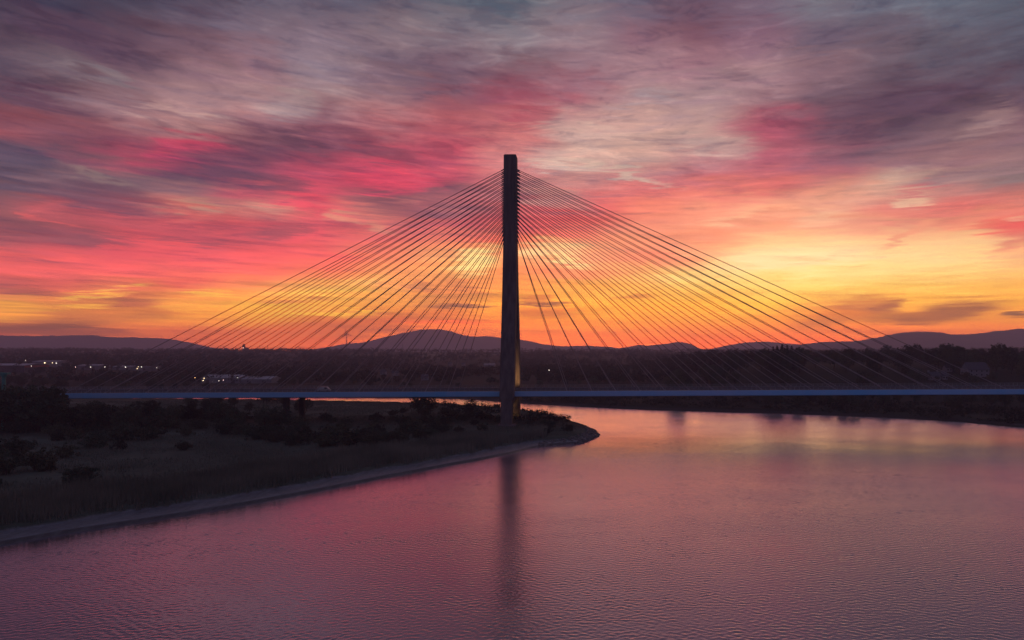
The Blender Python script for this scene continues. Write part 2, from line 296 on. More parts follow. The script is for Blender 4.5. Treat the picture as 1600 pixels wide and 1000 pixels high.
# ------------------------------------------------------------------ object helpers
def tag(o, label=None, cat=None, group=None, kind=None):
    if label: o['label'] = label
    if cat: o['category'] = cat
    if group: o['group'] = group
    if kind: o['kind'] = kind
    return o
def empty(name, loc, rz=0.0):
    o = bpy.data.objects.new(name, None); COL.objects.link(o)
    o.empty_display_size = 0.5; o.location = loc; o.rotation_euler = (0, 0, rz); return o
def mesh_np(name, V, faces, smooth=False):
    """V (n,3); faces: (m,k) int array with equal k"""
    me = bpy.data.meshes.new(name)
    V = np.asarray(V, dtype=np.float32); Fa = np.asarray(faces, dtype=np.int32)
    me.vertices.add(len(V)); me.vertices.foreach_set('co', V.ravel())
    k = Fa.shape[1]
    me.loops.add(Fa.size); me.loops.foreach_set('vertex_index', Fa.ravel())
    me.polygons.add(len(Fa)); me.polygons.foreach_set('loop_start', np.arange(0, Fa.size, k, dtype=np.int32))
    if smooth: me.polygons.foreach_set('use_smooth', np.ones(len(Fa), dtype=bool))
    me.update(calc_edges=True); me.validate(); return me
class MB:
    """collects shapes for ONE mesh object"""
    def __init__(s): s.v = []; s.f = []
    def add(s, vs, fs):
        o = len(s.v); s.v += [tuple(p) for p in vs]; s.f += [tuple(i + o for i in f) for f in fs]; return s
    def box(s, x0, x1, y0, y1, z0, z1):
        return s.add([(x0,y0,z0),(x1,y0,z0),(x1,y1,z0),(x0,y1,z0),(x0,y0,z1),(x1,y0,z1),(x1,y1,z1),(x0,y1,z1)],
              [(3,2,1,0),(4,5,6,7),(0,1,5,4),(1,2,6,5),(2,3,7,6),(3,0,4,7)])
    def tube(s, a, b, r0, r1=None, n=8):
        r1 = r0 if r1 is None else r1
        a, b = Vector(a), Vector(b); d = (b - a).normalized()
        u = d.orthogonal().normalized(); w = d.cross(u)
        vs = []
        for p, r in ((a, r0), (b, r1)):
            for i in range(n):
                t = 2 * math.pi * i / n
                vs.append(p + u * (r * math.cos(t)) + w * (r * math.sin(t)))
        fs = [(i, (i + 1) % n, n + (i + 1) % n, n + i) for i in range(n)]
        fs += [tuple(range(n - 1, -1, -1)), tuple(range(n, 2 * n))]
        return s.add(vs, fs)
    def loft(s, secs):
        """secs: list of equal-length rings, capped"""
        n = len(secs[0]); vs = [p for r in secs for p in r]; fs = []
        for k in range(len(secs) - 1):
            for i in range(n):
                j = (i + 1) % n
                fs.append((k*n+i, k*n+j, (k+1)*n+j, (k+1)*n+i))
        fs += [tuple(range(n - 1, -1, -1)), tuple(range((len(secs)-1)*n, len(secs)*n))]
        return s.add(vs, fs)
    def prism(s, prof, x0, x1):
        """closed (y,z) profile swept along x"""
        return s.loft([[(x0, y, z) for y, z in prof], [(x1, y, z) for y, z in prof]])
    def build(s, name, m, parent=None, smooth=False):
        me = bpy.data.meshes.new(name); me.from_pydata(s.v, [], s.f); me.update()
        import bmesh
        bm = bmesh.new(); bm.from_mesh(me); bmesh.ops.recalc_face_normals(bm, faces=bm.faces); bm.to_mesh(me); bm.free()
        me.materials.append(m)
        if smooth:
            for p in me.polygons: p.use_smooth = True
        o = bpy.data.objects.new(name, me); COL.objects.link(o); o.parent = parent; return o
def copy_tree(o, parent=None):
    c = o.copy(); COL.objects.link(c); c.parent = parent
    for ch in list(o.children):
        copy_tree(ch, c)
    return c

# ------------------------------------------------------------------ terrain
def wp(u, v): Y = -WZ * F / (v - CV); return (X_of(u, Y), Y)
SHORE = [(-330, -230), (-190, -45)]
SHORE += [wp(*p) for p in [(0,852),(100,834),(200,819),(300,803),(400,786),(500,767),(600,747),(700,728),(760,717),(800,709),(830,701),(860,696),(885,694),(905,693),(922,688),(935,681),(931,674),(918,668),(900,661),(878,654),(850,648),(810,643),(760,638),(700,634),(640,632),(560,630),(500,628.5),(440,627.5),(350,626.5),(230,625.5),(0,625)]]
SHORE += [(-800, 430), (-820, 490)]
SHORE += [wp(*p) for p in [(300,620.5),(480,621),(600,621.2),(700,622),(745,624),(785,628),(820,630.5),(860,632.5),(900,635),(1000,640),(1100,643),(1200,645.5),(1300,649),(1400,653),(1500,659),(1600,668),(1720,688)]]
SHORE += [(330, 130), (420, -60), (500, -260)]
SH = np.array(SHORE)
def sdist(x, y):
    """signed distance to the shore: positive on land"""
    x = np.asarray(x, float); y = np.asarray(y, float)
    d = np.full(x.shape, 1e12); inside = np.zeros(x.shape, bool)
    n = len(SH)
    for i in range(n):
        ax, ay = SH[i]; bx, by = SH[(i + 1) % n]
        ex, ey = bx - ax, by - ay; L = ex*ex + ey*ey
        t = np.clip(((x - ax)*ex + (y - ay)*ey) / L, 0, 1)
        d = np.minimum(d, (x - ax - t*ex)**2 + (y - ay - t*ey)**2)
        c = (ay > y) != (by > y)
        with np.errstate(divide='ignore', invalid='ignore'):
            xi = ax + (y - ay) * ex / (ey if ey != 0 else 1e-9)
        inside ^= c & (x < xi)
    return np.where(inside, -1, 1) * np.sqrt(d)
def vnoise(x, y, s, seed=0):
    """cheap smooth value noise in 0..1"""
    x = np.asarray(x, float) / s; y = np.asarray(y, float) / s
    xi = np.floor(x).astype(int); yi = np.floor(y).astype(int); fx = x - xi; fy = y - yi
    fx = fx*fx*(3-2*fx); fy = fy*fy*(3-2*fy)
    def h(a, b):
        q = (a * 374761393 + b * 668265263 + seed * 1442695041) & 0x7fffffff
        q = ((q ^ (q >> 13)) * 1274126177) & 0x7fffffff
        return ((q ^ (q >> 16)) & 0xffff) / 65535.0
    return (h(xi,yi)*(1-fx)+h(xi+1,yi)*fx)*(1-fy) + (h(xi,yi+1)*(1-fx)+h(xi+1,yi+1)*fx)*fy
def sstep(a, b, x): t = np.clip((np.asarray(x, float) - a) / (b - a), 0, 1); return t*t*(3-2*t)
def mudw(x, y):
    x = np.asarray(x, float); y = np.asarray(y, float)
    return 2.2 + 3.3 * sstep(0, -22, x) * sstep(262, 240, y)
def H(x, y):
    x = np.asarray(x, float); y = np.asarray(y, float)
    sd = sdist(x, y); w = mudw(x, y) * (0.6 + 0.5 * vnoise(x, y, 9, 3) + 0.35 * vnoise(x, y, 3.5, 6))
    z = np.where(sd < 0, WZ + np.maximum(sd * 0.12, -3.0), WZ + 0.55 * np.clip(sd / 0.9, 0, 1) + 0.35 * np.clip(sd / w, 0, 1))
    z = z + 1.0 * sstep(w, w + 2.2, sd) + 0.35 * vnoise(x, y, 12, 1) * sstep(4, 25, sd) + 0.5 * vnoise(x, y, 40, 2) * sstep(10, 60, sd)
    land = sstep(5, 60, sd)
    # far country: gentle rise to a wooded ridge, then down to the plain before the hills
    r = np.hypot(x, y)
    rise = 27.0 * sstep(650, 2600, r) - 16.0 * sstep(2900, 5000, r)
    rise = rise + 5.0 * (vnoise(x, y, 420, 5) - 0.5) * sstep(700, 1400, r)
    u = CU + F * x / np.maximum(y, 1)
    right = 19.0 * sstep(385, 560, y) * sstep(60, 170, x) * (1 - sstep(900, 1600, r))
    return z + land * (rise * (y > 0) + right)
def Hs(x, y): return float(H(np.array([x]), np.array([y]))[0])
def solve(u, v, h=0.0, y0=330, y1=3200):
    """distance at which a point h above the ground is seen at (u, v)"""
    Y = np.linspace(y0, y1, 2500); X = X_of(u, Y)
    e = H(X, Y) + h - Z_of(v, Y)
    k = np.where(np.sign(e[:-1]) != np.sign(e[1:]))[0]
    return float(Y[k[0]]) if len(k) else float(Y[np.argmin(np.abs(e))])

front = np.arange(-52, 52.01, 0.22)
back = np.concatenate([np.arange(-180, -52, 4.0), front, np.arange(54, 180, 4.0)])
A = np.radians(back); RR = np.concatenate([np.linspace(20, 60, 12), np.arange(61, 345, 0.45), 345 * np.exp(np.linspace(0, math.log(9600 / 345), 210))])
AA, RG = np.meshgrid(A, RR)
gx, gy = RG * np.sin(AA), RG * np.cos(AA)
gz = H(gx.ravel(), gy.ravel())
na, nr = len(A), len(RR)
V = np.column_stack([gx.ravel(), gy.ravel(), gz])
ii = np.arange(nr - 1)[:, None] * na; jj = np.arange(na)[None, :]; jn = (jj + 1) % na
faces = np.stack([ii + jj, ii + jn, ii + na + jn, ii + na + jj], -1).reshape(-1, 4)
V = np.vstack([V, [[0, 0, -38.0]]])
me = mesh_np('ground', V, faces, True)
gm = bpy.data.materials.new('ground_cover'); gm.use_nodes = True
b = NB(gm.node_tree); p = gm.node_tree.nodes['Principled BSDF']
pos = b.n('ShaderNodeNewGeometry').outputs['Position']; px_, py_, pz_ = b.sep(pos)
n1 = b.noise(pos, 0.035, 6, 0.65); n2 = b.noise(pos, 0.9, 5, 0.7); n3 = b.noise(b.mapping(pos, rot=(0, 0, R(-33)), scale=(0.9, 0.16, 1)), 1.0, 6, 0.65)
vor = b.n('ShaderNodeTexVoronoi'); b.put(vor.inputs['Vector'], b.mapping(pos, scale=(0.006, 0.0035, 0.0))); vor.inputs['Scale'].default_value = 1.0
fld = b.ramp(b.sep(vor.outputs['Color'])[0], [(0, (0.026, 0.028, 0.018, 1)), (0.45, (0.034, 0.036, 0.022, 1)), (0.75, (0.055, 0.050, 0.034, 1)), (0.88, (0.16, 0.14, 0.10, 1))], 'CONSTANT')
grass = b.mix(b.mrange(n1, 0.35, 0.65), (0.060, 0.078, 0.058, 1), (0.125, 0.150, 0.118, 1))
grass = b.mix(b.mrange(n2, 0.4, 0.7, 0, 0.45), grass, (0.035, 0.036, 0.025, 1))
grass = b.mix(b.mrange(py_, 560, 760), grass, fld)
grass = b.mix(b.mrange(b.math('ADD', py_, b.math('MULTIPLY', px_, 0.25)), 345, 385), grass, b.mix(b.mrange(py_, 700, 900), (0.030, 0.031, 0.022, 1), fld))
mudc = b.mix(b.mrange(n2, 0.3, 0.7), (0.19, 0.20, 0.23, 1), (0.09, 0.095, 0.11, 1))
mudc = b.mix(b.mrange(b.math('ADD', pz_, b.math('MULTIPLY', n2, 0.2)), -32.45, -32.3, 1.0, 0.0), mudc, (0.035, 0.03, 0.03, 1))
mudc = b.mix(b.mrange(n3, 0.45, 0.62, 0, 0.75), mudc, (0.09, 0.09, 0.09, 1))
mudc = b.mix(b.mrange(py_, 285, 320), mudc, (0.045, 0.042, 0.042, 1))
mudf = b.mrange(b.math('ADD', pz_, b.math('MULTIPLY', b.math('SUBTRACT', n2, 0.5), 0.5)), -31.95, -31.6, 1.0, 0.0)
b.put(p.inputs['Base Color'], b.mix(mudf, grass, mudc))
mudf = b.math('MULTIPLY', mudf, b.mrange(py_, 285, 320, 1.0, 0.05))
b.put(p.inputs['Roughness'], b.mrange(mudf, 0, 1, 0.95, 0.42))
b.put(p.inputs['Specular IOR Level'], b.mrange(mudf, 0, 1, 0.1, 0.7))
bn = b.n('ShaderNodeBump'); bn.inputs['Strength'].default_value = 0.35; bn.inputs['Distance'].default_value = 0.4
b.put(bn.inputs['Height'], b.math('ADD', n2, b.noise(pos, 0.25, 4, 0.6))); b.put(p.inputs['Normal'], bn.outputs[0])
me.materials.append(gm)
g = bpy.data.objects.new('ground', me); COL.objects.link(g); tag(g, kind='structure')

# water: one sheet at river level
wm = bpy.data.materials.new('river_water'); wm.use_nodes = True
nt = wm.node_tree; nt.nodes.clear(); b = NB(nt)
pos = b.n('ShaderNodeNewGeometry').outputs['Position']
w1 = b.noise(b.mapping(pos, rot=(0, 0, R(8)), scale=(0.36, 1.25, 1)), 1.0, 4, 0.60, 0.4)
w2 = b.noise(b.mapping(pos, rot=(0, 0, R(-14)), scale=(1.1, 3.2, 1)), 1.0, 3, 0.6, 0.3)
w3 = b.noise(b.mapping(pos, scale=(0.03, 0.05, 1)), 1.0, 3, 0.6)          # calmer and rougher patches
ht = b.math('MULTIPLY', b.math('ADD', w1, b.math('MULTIPLY', w2, 0.32)), b.mrange(w3, 0.35, 0.65, 0.7, 1.15))
bn = b.n('ShaderNodeBump'); bn.inputs['Strength'].default_value = 1.0; bn.inputs['Distance'].default_value = 0.03
b.put(bn.inputs['Height'], ht)
gl = b.n('ShaderNodeBsdfGlossy'); b.put(gl.inputs['Roughness'], b.math('ADD', b.mrange(b.sep(pos)[0], -100, 40, 0.15, 0.235), b.mrange(w3, 0.35, 0.65, -0.03, 0.03))); gl.inputs['Color'].default_value = (0.94, 0.87, 1.0, 1)
df = b.n('ShaderNodeBsdfDiffuse'); df.inputs['Color'].default_value = (0.04, 0.033, 0.042, 1)
b.put(gl.inputs['Normal'], bn.outputs[0]); b.put(df.inputs['Normal'], bn.outputs[0])
fr = b.n('ShaderNodeFresnel'); fr.inputs['IOR'].default_value = 1.45; b.put(fr.inputs['Normal'], bn.outputs[0])
mx = b.n('ShaderNodeMixShader'); b.put(mx.inputs[0], b.math('MINIMUM', b.math('MAXIMUM', b.math('MULTIPLY_ADD', fr.outputs[0], 1.2, 0.27), 0.05), 0.97))
nt.links.new(df.outputs[0], mx.inputs[1]); nt.links.new(gl.outputs[0], mx.inputs[2])
out = b.n('ShaderNodeOutputMaterial'); nt.links.new(mx.outputs[0], out.inputs[0])
A = np.radians(np.concatenate([np.arange(-180, -50, 4.0), np.arange(-50, 46.01, 0.11), np.arange(48, 180, 4.0)]))
r_ = [30.0]
while r_[-1] < 640: r_.append(r_[-1] + (0.6 if r_[-1] < 68 else 0.105 * max(1.0, (r_[-1] / 110.0) ** 1.25)))
RR = np.array(r_); AA, RG = np.meshgrid(A, RR); wx_, wy_ = (RG * np.sin(AA)).ravel(), (RG * np.cos(AA)).ravel()
wz_ = np.zeros_like(wx_); rw = np.random.default_rng(21); rr_ = RG.ravel()
step = 0.105 * np.maximum(1.0, (rr_ / 110.0) ** 1.25)
NW = 90
for i in range(NW):                                    # short crested wind ripples
    lam = 0.30 * (1.15 / 0.30) ** (((i + rw.uniform(-1, 1)) / (NW - 1))); k = 2 * math.pi / lam
    th = R(90 + rw.normal() * 46 + 4); ph = rw.uniform(0, 6.28)
    fade = np.clip(lam / (2.8 * step) - 0.3, 0, 1)
    wz_ += fade * (0.118 * math.sqrt(2 / NW) / k) * np.sin(k * (wx_ * math.cos(th) + wy_ * math.sin(th)) + ph)
gust = 0.32 + 1.1 * vnoise(wx_ * 0.6 + 0.3 * wy_, wy_, 30, 31) * vnoise(wx_ * 0.5, wy_, 90, 32) + 0.75 * vnoise(wx_ * 0.5, wy_, 7, 33) * vnoise(wx_ * 0.5, wy_, 2.2, 34) + 0.2 * vnoise(wx_, wy_, 13, 35)
gust = gust * (0.35 + 0.65 * sstep(0, 22, -sdist(wx_, wy_)))
wz_ = WZ + wz_ * gust
na, nr = len(A), len(RR)
ii = np.arange(nr - 1)[:, None] * na; jj = np.arange(na)[None, :]; jn = (jj + 1) % na
faces = np.stack([ii + jj, ii + jn, ii + na + jn, ii + na + jj], -1).reshape(-1, 4)
me = mesh_np('water', np.column_stack([wx_, wy_, wz_]), faces, True)
me.materials.append(wm); wo = bpy.data.objects.new('water', me); COL.objects.link(wo); tag(wo, kind='structure')

# ------------------------------------------------------------------ hills
def hill(prof, D, depth_f, depth_b, seed, base=-22.0):
    us = np.array([q[0] for q in prof], float); vs = np.array([q[1] for q in prof], float)
    uu = np.arange(us[0], us[-1] + 0.1, 4.0)
    vv = np.interp(uu, us, vs); ker = np.array([1, 2, 3, 2, 1]) / 9.0
    vv = np.convolve(np.pad(vv, 2, mode='edge'), ker, mode='valid')
    X = X_of(uu, D); Zc = Z_of(vv, D) + (vnoise(uu, uu * 0, 9, seed) - 0.5) * 6.0 + (vnoise(uu, uu * 0, 4, seed + 5) - 0.5) * 5.0
    T = np.concatenate([np.linspace(-1, 0, 26), np.linspace(0.05, 1, 20)])
    P = []
    for t in T:
        yy = D + (t * depth_f if t < 0 else t * depth_b)
        k = 0.5 * (1 + math.cos(math.pi * abs(t))); k = k ** 0.85
        rough = (vnoise(X, np.full_like(X, yy), 520, seed + 1) - 0.5) * 90 * math.sin(math.pi * abs(t)) 
        zz = base + (Zc - base) * k + np.where(t == 0, 0, rough * 0.8 * np.clip((Zc - base) / 150, 0, 1))
        if t != 0: zz = np.minimum(zz, base + (Zc - base) * 0.985 * (yy / D if t < 0 else 1))
        P.append(np.column_stack([X * (yy / D) if t > 0 else X * (0.25 + 0.75 * yy / D), np.full_like(X, yy), zz]))
    n = len(uu); V = np.vstack(P)
    ii = np.arange(len(T) - 1)[:, None] * n; jj = np.arange(n - 1)[None, :]
    fa = np.stack([ii + jj, ii + jj + 1, ii + n + jj + 1, ii + n + jj], -1).reshape(-1, 4)
    me = mesh_np('hill', V, fa, True); me.materials.append(M['hill'])
    o = bpy.data.objects.new('hill', me); COL.objects.link(o); tag(o, kind='structure'); return o
hill([(-700,540),(-500,532),(-300,528),(-150,525),(0,524),(60,525),(100,524),(145,523.5),(175,527),(200,527),(240,528),(270,530),(300,536),(330,543),(365,549),(420,553)], 7000, 1500, 1600, 21)
hill([(430,553),(485,547),(520,541),(545,536),(565,536),(600,527),(640,518),(660,515),(682,513.5),(702,517),(722,523),(738,526),(762,525),(785,527.5),(812,530),(830,533),(850,538),(878,541),(900,540.5),(925,540),(960,543),(990,547),(1040,553)], 8000, 1500, 1400, 33)
hill([(900,553),(960,546),(985,541),(1000,539),(1020,540),(1045,536),(1065,533.5),(1080,538),(1097,546),(1140,553)], 7200, 900, 1000, 41)
hill([(1040,553),(1095,546.5),(1110,545.5),(1135,540),(1165,535),(1195,533.5),(1225,536),(1250,538),(1290,544),(1340,553)], 8200, 1200, 1100, 57)
hill([(1180,553),(1225,540),(1270,536),(1290,534),(1340,533),(1370,527),(1400,521),(1420,519),(1440,518),(1465,519),(1490,523),(1520,522),(1545,519),(1570,516),(1590,514),(1640,512),(1750,516),(1900,524),(2100,538),(2250,552)], 6200, 1500, 1500, 63)

# ------------------------------------------------------------------ haze
hm = bpy.data.materials.new('evening_haze'); hm.use_nodes = True
nt = hm.node_tree; nt.nodes.clear(); b = NB(nt)
pv = b.n('ShaderNodeVolumePrincipled'); pv.inputs['Color'].default_value = (0.88, 0.80, 1.0, 1); pv.inputs['Density'].default_value = 2.1e-4
pv.inputs['Anisotropy'].default_value = 0.35
out = b.n('ShaderNodeOutputMaterial'); nt.links.new(pv.outputs[0], out.inputs['Volume'])
hb = MB().box(-9900, 9900, -9900, 9900, -42, 290).build('haze', hm); tag(hb, kind='stuff')

# ------------------------------------------------------------------ bridge
BX = -29.9; Y0, Y1 = 285.0, 315.0           # pylon station, near and far edges of the deck
DS = (-16.03 + 17.76) / (183 + 215)
def zd(x): return -17.76 + DS * (x + 215)
bridge = tag(empty('cable_stayed_bridge', (BX, 300, -31)), 'long cable stayed bridge with one tall dark pylon and a blue deck edge, spanning the river', 'bridge')
bridge['label'] = 'long cable stayed bridge with one tall dark pylon and a blue deck edge'
def local(mb): mb.v = [(x - BX, y - 300, z + 31) for x, y, z in mb.v]; return mb
XL, XR = -430.0, 330.0
def strip(prof, x0=XL, x1=XR, n=1):
    m_ = MB(); xs = [x0 + (x1 - x0) * i / n for i in range(n + 1)]
    m_.loft([[(x, y, zd(x) + z) for y, z in prof] for x in xs]); return m_
deck = local(strip([(Y0+0.8,-0.25),(Y1-0.8,-0.25),(Y1-0.8,-1.1),(Y1-6,-1.7),(Y0+6,-1.7),(Y0+0.8,-1.1)])).build('deck', M['concrete'], bridge)
local(strip([(Y0+2.2,-0.246),(Y0+2.2,-0.13),(299.2,-0.13),(299.2,-0.246)])).build('road_surface', M['asphalt'], deck)
local(strip([(300.8,-0.246),(300.8,-0.13),(Y1-2.2,-0.13),(Y1-2.2,-0.246)])).build('road_surface', M['asphalt'], deck)
local(strip([(299.6,-0.246),(299.75,0.75),(300.25,0.75),(300.4,-0.246)])).build('median_barrier', M['concrete'], deck)
for s, y in ((1, Y0), (-1, Y1)):
    gb = local(strip([(y, 0.0), (y + s*0.78, 0.0), (y + s*0.78, -2.1), (y + s*0.25, -2.25), (y, -2.0)])).build('edge_girder', M['blue_paint'], bridge)
    rl = MB(); xx = XL
    while xx < XR:
        z = zd(xx); rl.box(xx - 0.05, xx + 0.05, y + s*0.35 - 0.05, y + s*0.35 + 0.05, z - 0.02, z + 1.25); xx += 2.0
    for h in (1.22, 0.82, 0.42):
        for i in range(8):
            a = XL + (XR - XL) * i / 8; c = XL + (XR - XL) * (i + 1) / 8
            rl.tube((a, y + s*0.35, zd(a) + h), (c, y + s*0.35, zd(c) + h), 0.055, n=5)
    local(rl).build('railing', M['steel'], bridge)
# cross beams under the deck
xb = MB(); xx = XL + 4
while xx < XR:
    xb.box(xx, xx + 0.5, Y0 + 0.9, Y1 - 0.9, zd(xx) - 2.1, zd(xx) - 1.695); xx += 10
local(xb).build('cross_beams', M['concrete'], deck)
# pylon: a column that splits into a near and a far leg
def ring(xc, yc, z, wx, wy, c=0.7):
    a, d = wx / 2, wy / 2
    return [(xc-a+c, yc-d, z), (xc+a-c, yc-d, z), (xc+a, yc-d+c, z), (xc+a, yc+d-c, z), (xc+a-c, yc+d, z), (xc-a+c, yc+d, z), (xc-a, yc+d-c, z), (xc-a, yc-d+c, z)]
ZT = 84.6
pyl = local(MB().loft([ring(BX, 298, 30.0, 5.9, 12.6, .25), ring(BX, 298, 48.0, 5.45, 9.6, .25), ring(BX, 298, ZT, 5.40, 7.0, .25)])).build('pylon', M['concrete'], bridge)
local(MB().box(BX-2.4, BX+2.4, 295.2, 300.8, ZT, ZT + 0.35)).build('top_slab', M['concrete'], pyl)
for (yb, yt, gz_, wb) in ((281.0, 294.6, -31.5, 4.7), (318.5, 301.4, -32.0, 4.9)):
    zk = -19.5; t = (zk - gz_) / (30 - gz_); yk = yb + (yt - yb) * t
    local(MB().loft([ring(BX, yb, gz_, wb, 5.2, .6), ring(BX, yb + (yt-yb)*(t*0.85), zk - 1.2, wb + .1, 5.4, .6), ring(BX, yk, zk, 5.95, 6.0, .3), ring(BX, yk + (yt-yk)*0.08, zk + 3, 5.95, 6.0, .25), ring(BX, yt, 29.99, 5.86, 5.9, .25)])).build('leg', M['concrete'], pyl)
    local(MB().loft([ring(BX, yb, gz_ - 1.5, 7.5, 8.0, .8), ring(BX, yb, gz_ + 0.9, 7.5, 8.0, .8), ring(BX, yb, gz_ + 1.3, 6.6, 7.0, .6)])).build('footing', M['concrete'], pyl)
local(MB().box(BX-1.9, BX+1.9, 287.5, 312.5, zd(BX) - 5.2, zd(BX) - 2.4)).build('cross_beam', M['concrete'], pyl)
# stays
left = [699,664,628,594,559,524,490,455,421,389,355,321,289,257,226,195,162,131,100]
right = [886,925,962.5,1001,1039.5,1078,1116,1154,1192,1231,1270,1308,1346,1384.5,1422,1459,1496.5,1534.5,1574]
for side, us in ((-1, left), (1, right)):
    for plane, yd, yt in ((0, Y0 + 1.15, 296.6), (1, Y1 - 1.15, 299.4)):
        for i, u in enumerate(us):
            x = X_of(u, Y0 + 1.15)
            v = 371 - (371 - 265) * i / 18
            top = Vector((BX + side * 2.72, yt, Z_of(v, 297)))
            bot = Vector((x, yd, zd(x) - 0.2))
            d = (bot - top).normalized()
            m_ = MB()
            m_.tube(top - d * 0.6, top + d * 1.5, 0.32, 0.26, 8)
            m_.tube(top + d * 1.5, bot - d * 4.0, 0.14, 0.14, 8)
            m_.tube(bot - d * 4.0, bot, 0.18, 0.23, 8)
            local(m_).build('stay_cable', M['stay'], bridge)
for X, ys in ((-124.5, (290.5, 307.0)), (-320, (290.5, 307)), (222.0, (290.5, 307.0))):
    for y in ys:
        gz_ = Hs(X, y); z = zd(X)
        local(MB().loft([ring(X, y, gz_ - 1, 2.0, 2.6, .4), ring(X, y, z - 3.0, 2.0, 2.6, .4), ring(X, y, z - 2.4, 2.5, 3.2, .4), ring(X, y, z - 1.72, 2.5, 3.2, .4)])).build('pier', M['pier_concrete'], bridge)

# van crossing the bridge
xv = X_of(507, 292.0); zv = zd(xv) - 0.125
van = tag(empty('van', (xv, 291.5, zv)), 'white van driving along the bridge deck left of the pylon', 'van')
MB().prism([(-0.95,0.35),(0.95,0.35),(0.98,1.2),(0.88,2.05),(-0.88,2.05),(-0.98,1.2)], -2.5, 1.3).build('body', M['white'], van)
MB().loft([[(1.3,-0.97,0.35),(1.3,0.97,0.35),(1.3,0.86,2.03),(1.3,-0.86,2.03)], [(1.75,-0.95,0.35),(1.75,0.95,0.35),(1.75,0.82,1.75),(1.75,-0.82,1.75)], [(2.2,-0.92,0.4),(2.2,0.92,0.4),(2.2,0.85,1.1),(2.2,-0.85,1.1)], [(2.75,-0.85,0.45),(2.75,0.85,0.45),(2.72,0.8,0.9),(2.72,-0.8,0.9)]]).build('bonnet', M['white'], van)
for s in (-1, 1):
    MB().add([(0.5, s*0.985, 1.25), (1.5, s*0.985, 1.22), (1.42, s*0.93, 1.75), (0.5, s*0.93, 1.78), (0.5, s*0.955, 1.25), (1.5, s*0.955, 1.22), (1.42, s*0.90, 1.75), (0.5, s*0.90, 1.78)], [(0,1,2,3),(7,6,5,4),(0,4,5,1),(1,5,6,2),(2,6,7,3),(3,7,4,0)]).build('window', M['glass'], van)
    for x in (-1.6, 1.75):
        wh = MB().tube((x, s*0.72, 0.34), (x, s*0.98, 0.34), 0.34, n=14).build('wheel', M['rubber'], van)
        MB().tube((x, s*0.97, 0.34), (x, s*0.995, 0.34), 0.2, n=12).build('rim', M['steel'], wh)

# floodlights that wash the far leg
def spot(parent, loc, target, power, color, size=60, blend=0.6):
    l = bpy.data.lights.new('floodlight_beam', 'SPOT'); l.energy = power; l.color = color; l.spot_size = R(size); l.spot_blend = blend; l.shadow_soft_size = 0.15
    o = bpy.data.objects.new('floodlight_beam', l); COL.objects.link(o); o.parent = parent
    o.location = loc; d = Vector(target) - Vector(loc); o.rotation_euler = d.to_track_quat('-Z', 'Y').to_euler(); return o
def floodlight(x, y, z, tgt, power, label, size=60):
    e = tag(empty('floodlight', (x, y, z)), label, 'floodlight')
    MB().box(-0.2, 0.2, -0.15, 0.15, 0, 0.25).build('bracket', M['steel'], e)
    MB().box(-0.3, 0.3, -0.16, 0.10, 0.253, 0.72).build('housing', M['dark_cladding'], e)
    MB().box(-0.26, 0.26, 0.103, 0.13, 0.29, 0.69).build('lens', M['lamp_warm'], e)
    spot(e, (0, 0.25, 0.5), (tgt[0]-x, tgt[1]-y, tgt[2]-z), power, (1.0, 0.53, 0.17), size)
floodlight(BX + 1.2, 301.0, zd(BX) + 0.75, (BX, 313, -6), 4600, 'warm floodlight on the deck barrier aimed up the far pylon leg', 95)
floodlight(BX - 1.2, 304.0, Hs(BX - 1.2, 304.0), (BX, 316.5, -25), 2200, 'warm floodlight on the ground under the deck beside the far pylon leg', 80)

# ------------------------------------------------------------------ vegetation
def clump_quads(centers, radii, per, size, rng, flat=0.75):
    """leaf-sized quads gathered in clumps"""
    n = len(centers) * per
    c = np.repeat(np.asarray(centers), per, 0); r = np.repeat(np.asarray(radii), per)
    d = rng.normal(size=(n, 3)); d /= np.linalg.norm(d, axis=1)[:, None]
    p = c + d * (r * rng.uniform(0.35, 1.0, n) ** 0.6)[:, None] * np.array([1, 1, flat])
    a = rng.normal(size=(n, 3)); a /= np.linalg.norm(a, axis=1)[:, None]
    bb = np.cross(a, rng.normal(size=(n, 3))); bb /= np.linalg.norm(bb, axis=1)[:, None]
    s = (size * rng.uniform(0.5, 1.2, n))[:, None]
    V = np.stack([p - a*s, p + bb*s*0.55, p + a*s, p - bb*s*0.55], 1).reshape(-1, 3)
    return V, np.arange(n * 4).reshape(-1, 4)
def crown_mesh(name, seed, wid, hgt, base, nclump, per, size, kind='round'):
    rng = np.random.default_rng(seed); C = []; Rr = []
    if kind == 'conifer':
        for i in range(nclump):
            t = (i + rng.uniform(0, 1)) / nclump; z = base + (hgt - base) * t
            rad = wid / 2 * (1 - t) ** 0.8 * rng.uniform(0.2, 1.0); a = rng.uniform(0, 6.28)
            C.append((rad*math.cos(a), rad*math.sin(a), z)); Rr.append(0.10*wid*(1.15 - t) + 0.12)
    else:
        lo_, hi_ = (.12, .60) if kind == 'shrub' else (.35, .75)
        lob = [(rng.uniform(-.3,.3)*wid, rng.uniform(-.3,.3)*wid, base + (hgt-base)*rng.uniform(lo_, hi_), rng.uniform(.22,.36)*wid) for _ in range(7)]
        lob.append((0, 0, base + (hgt-base)*0.62, 0.36*wid))
        for i in range(nclump):
            lx, ly, lz, lr = lob[rng.integers(len(lob))]
            d = rng.normal(size=3); d /= np.linalg.norm(d); q = lr * rng.uniform(0.3, 1.0) ** 0.5
            z = lz + d[2]*q*(hgt-base)/wid*1.1
            z = min(max(z, base + 0.03*hgt), hgt*1.03)
            C.append((lx + d[0]*q, ly + d[1]*q, z)); Rr.append(wid * rng.uniform(0.05, 0.12))
    V, fa = clump_quads(C, Rr, per, size, rng)
    return mesh_np(name, V, fa)
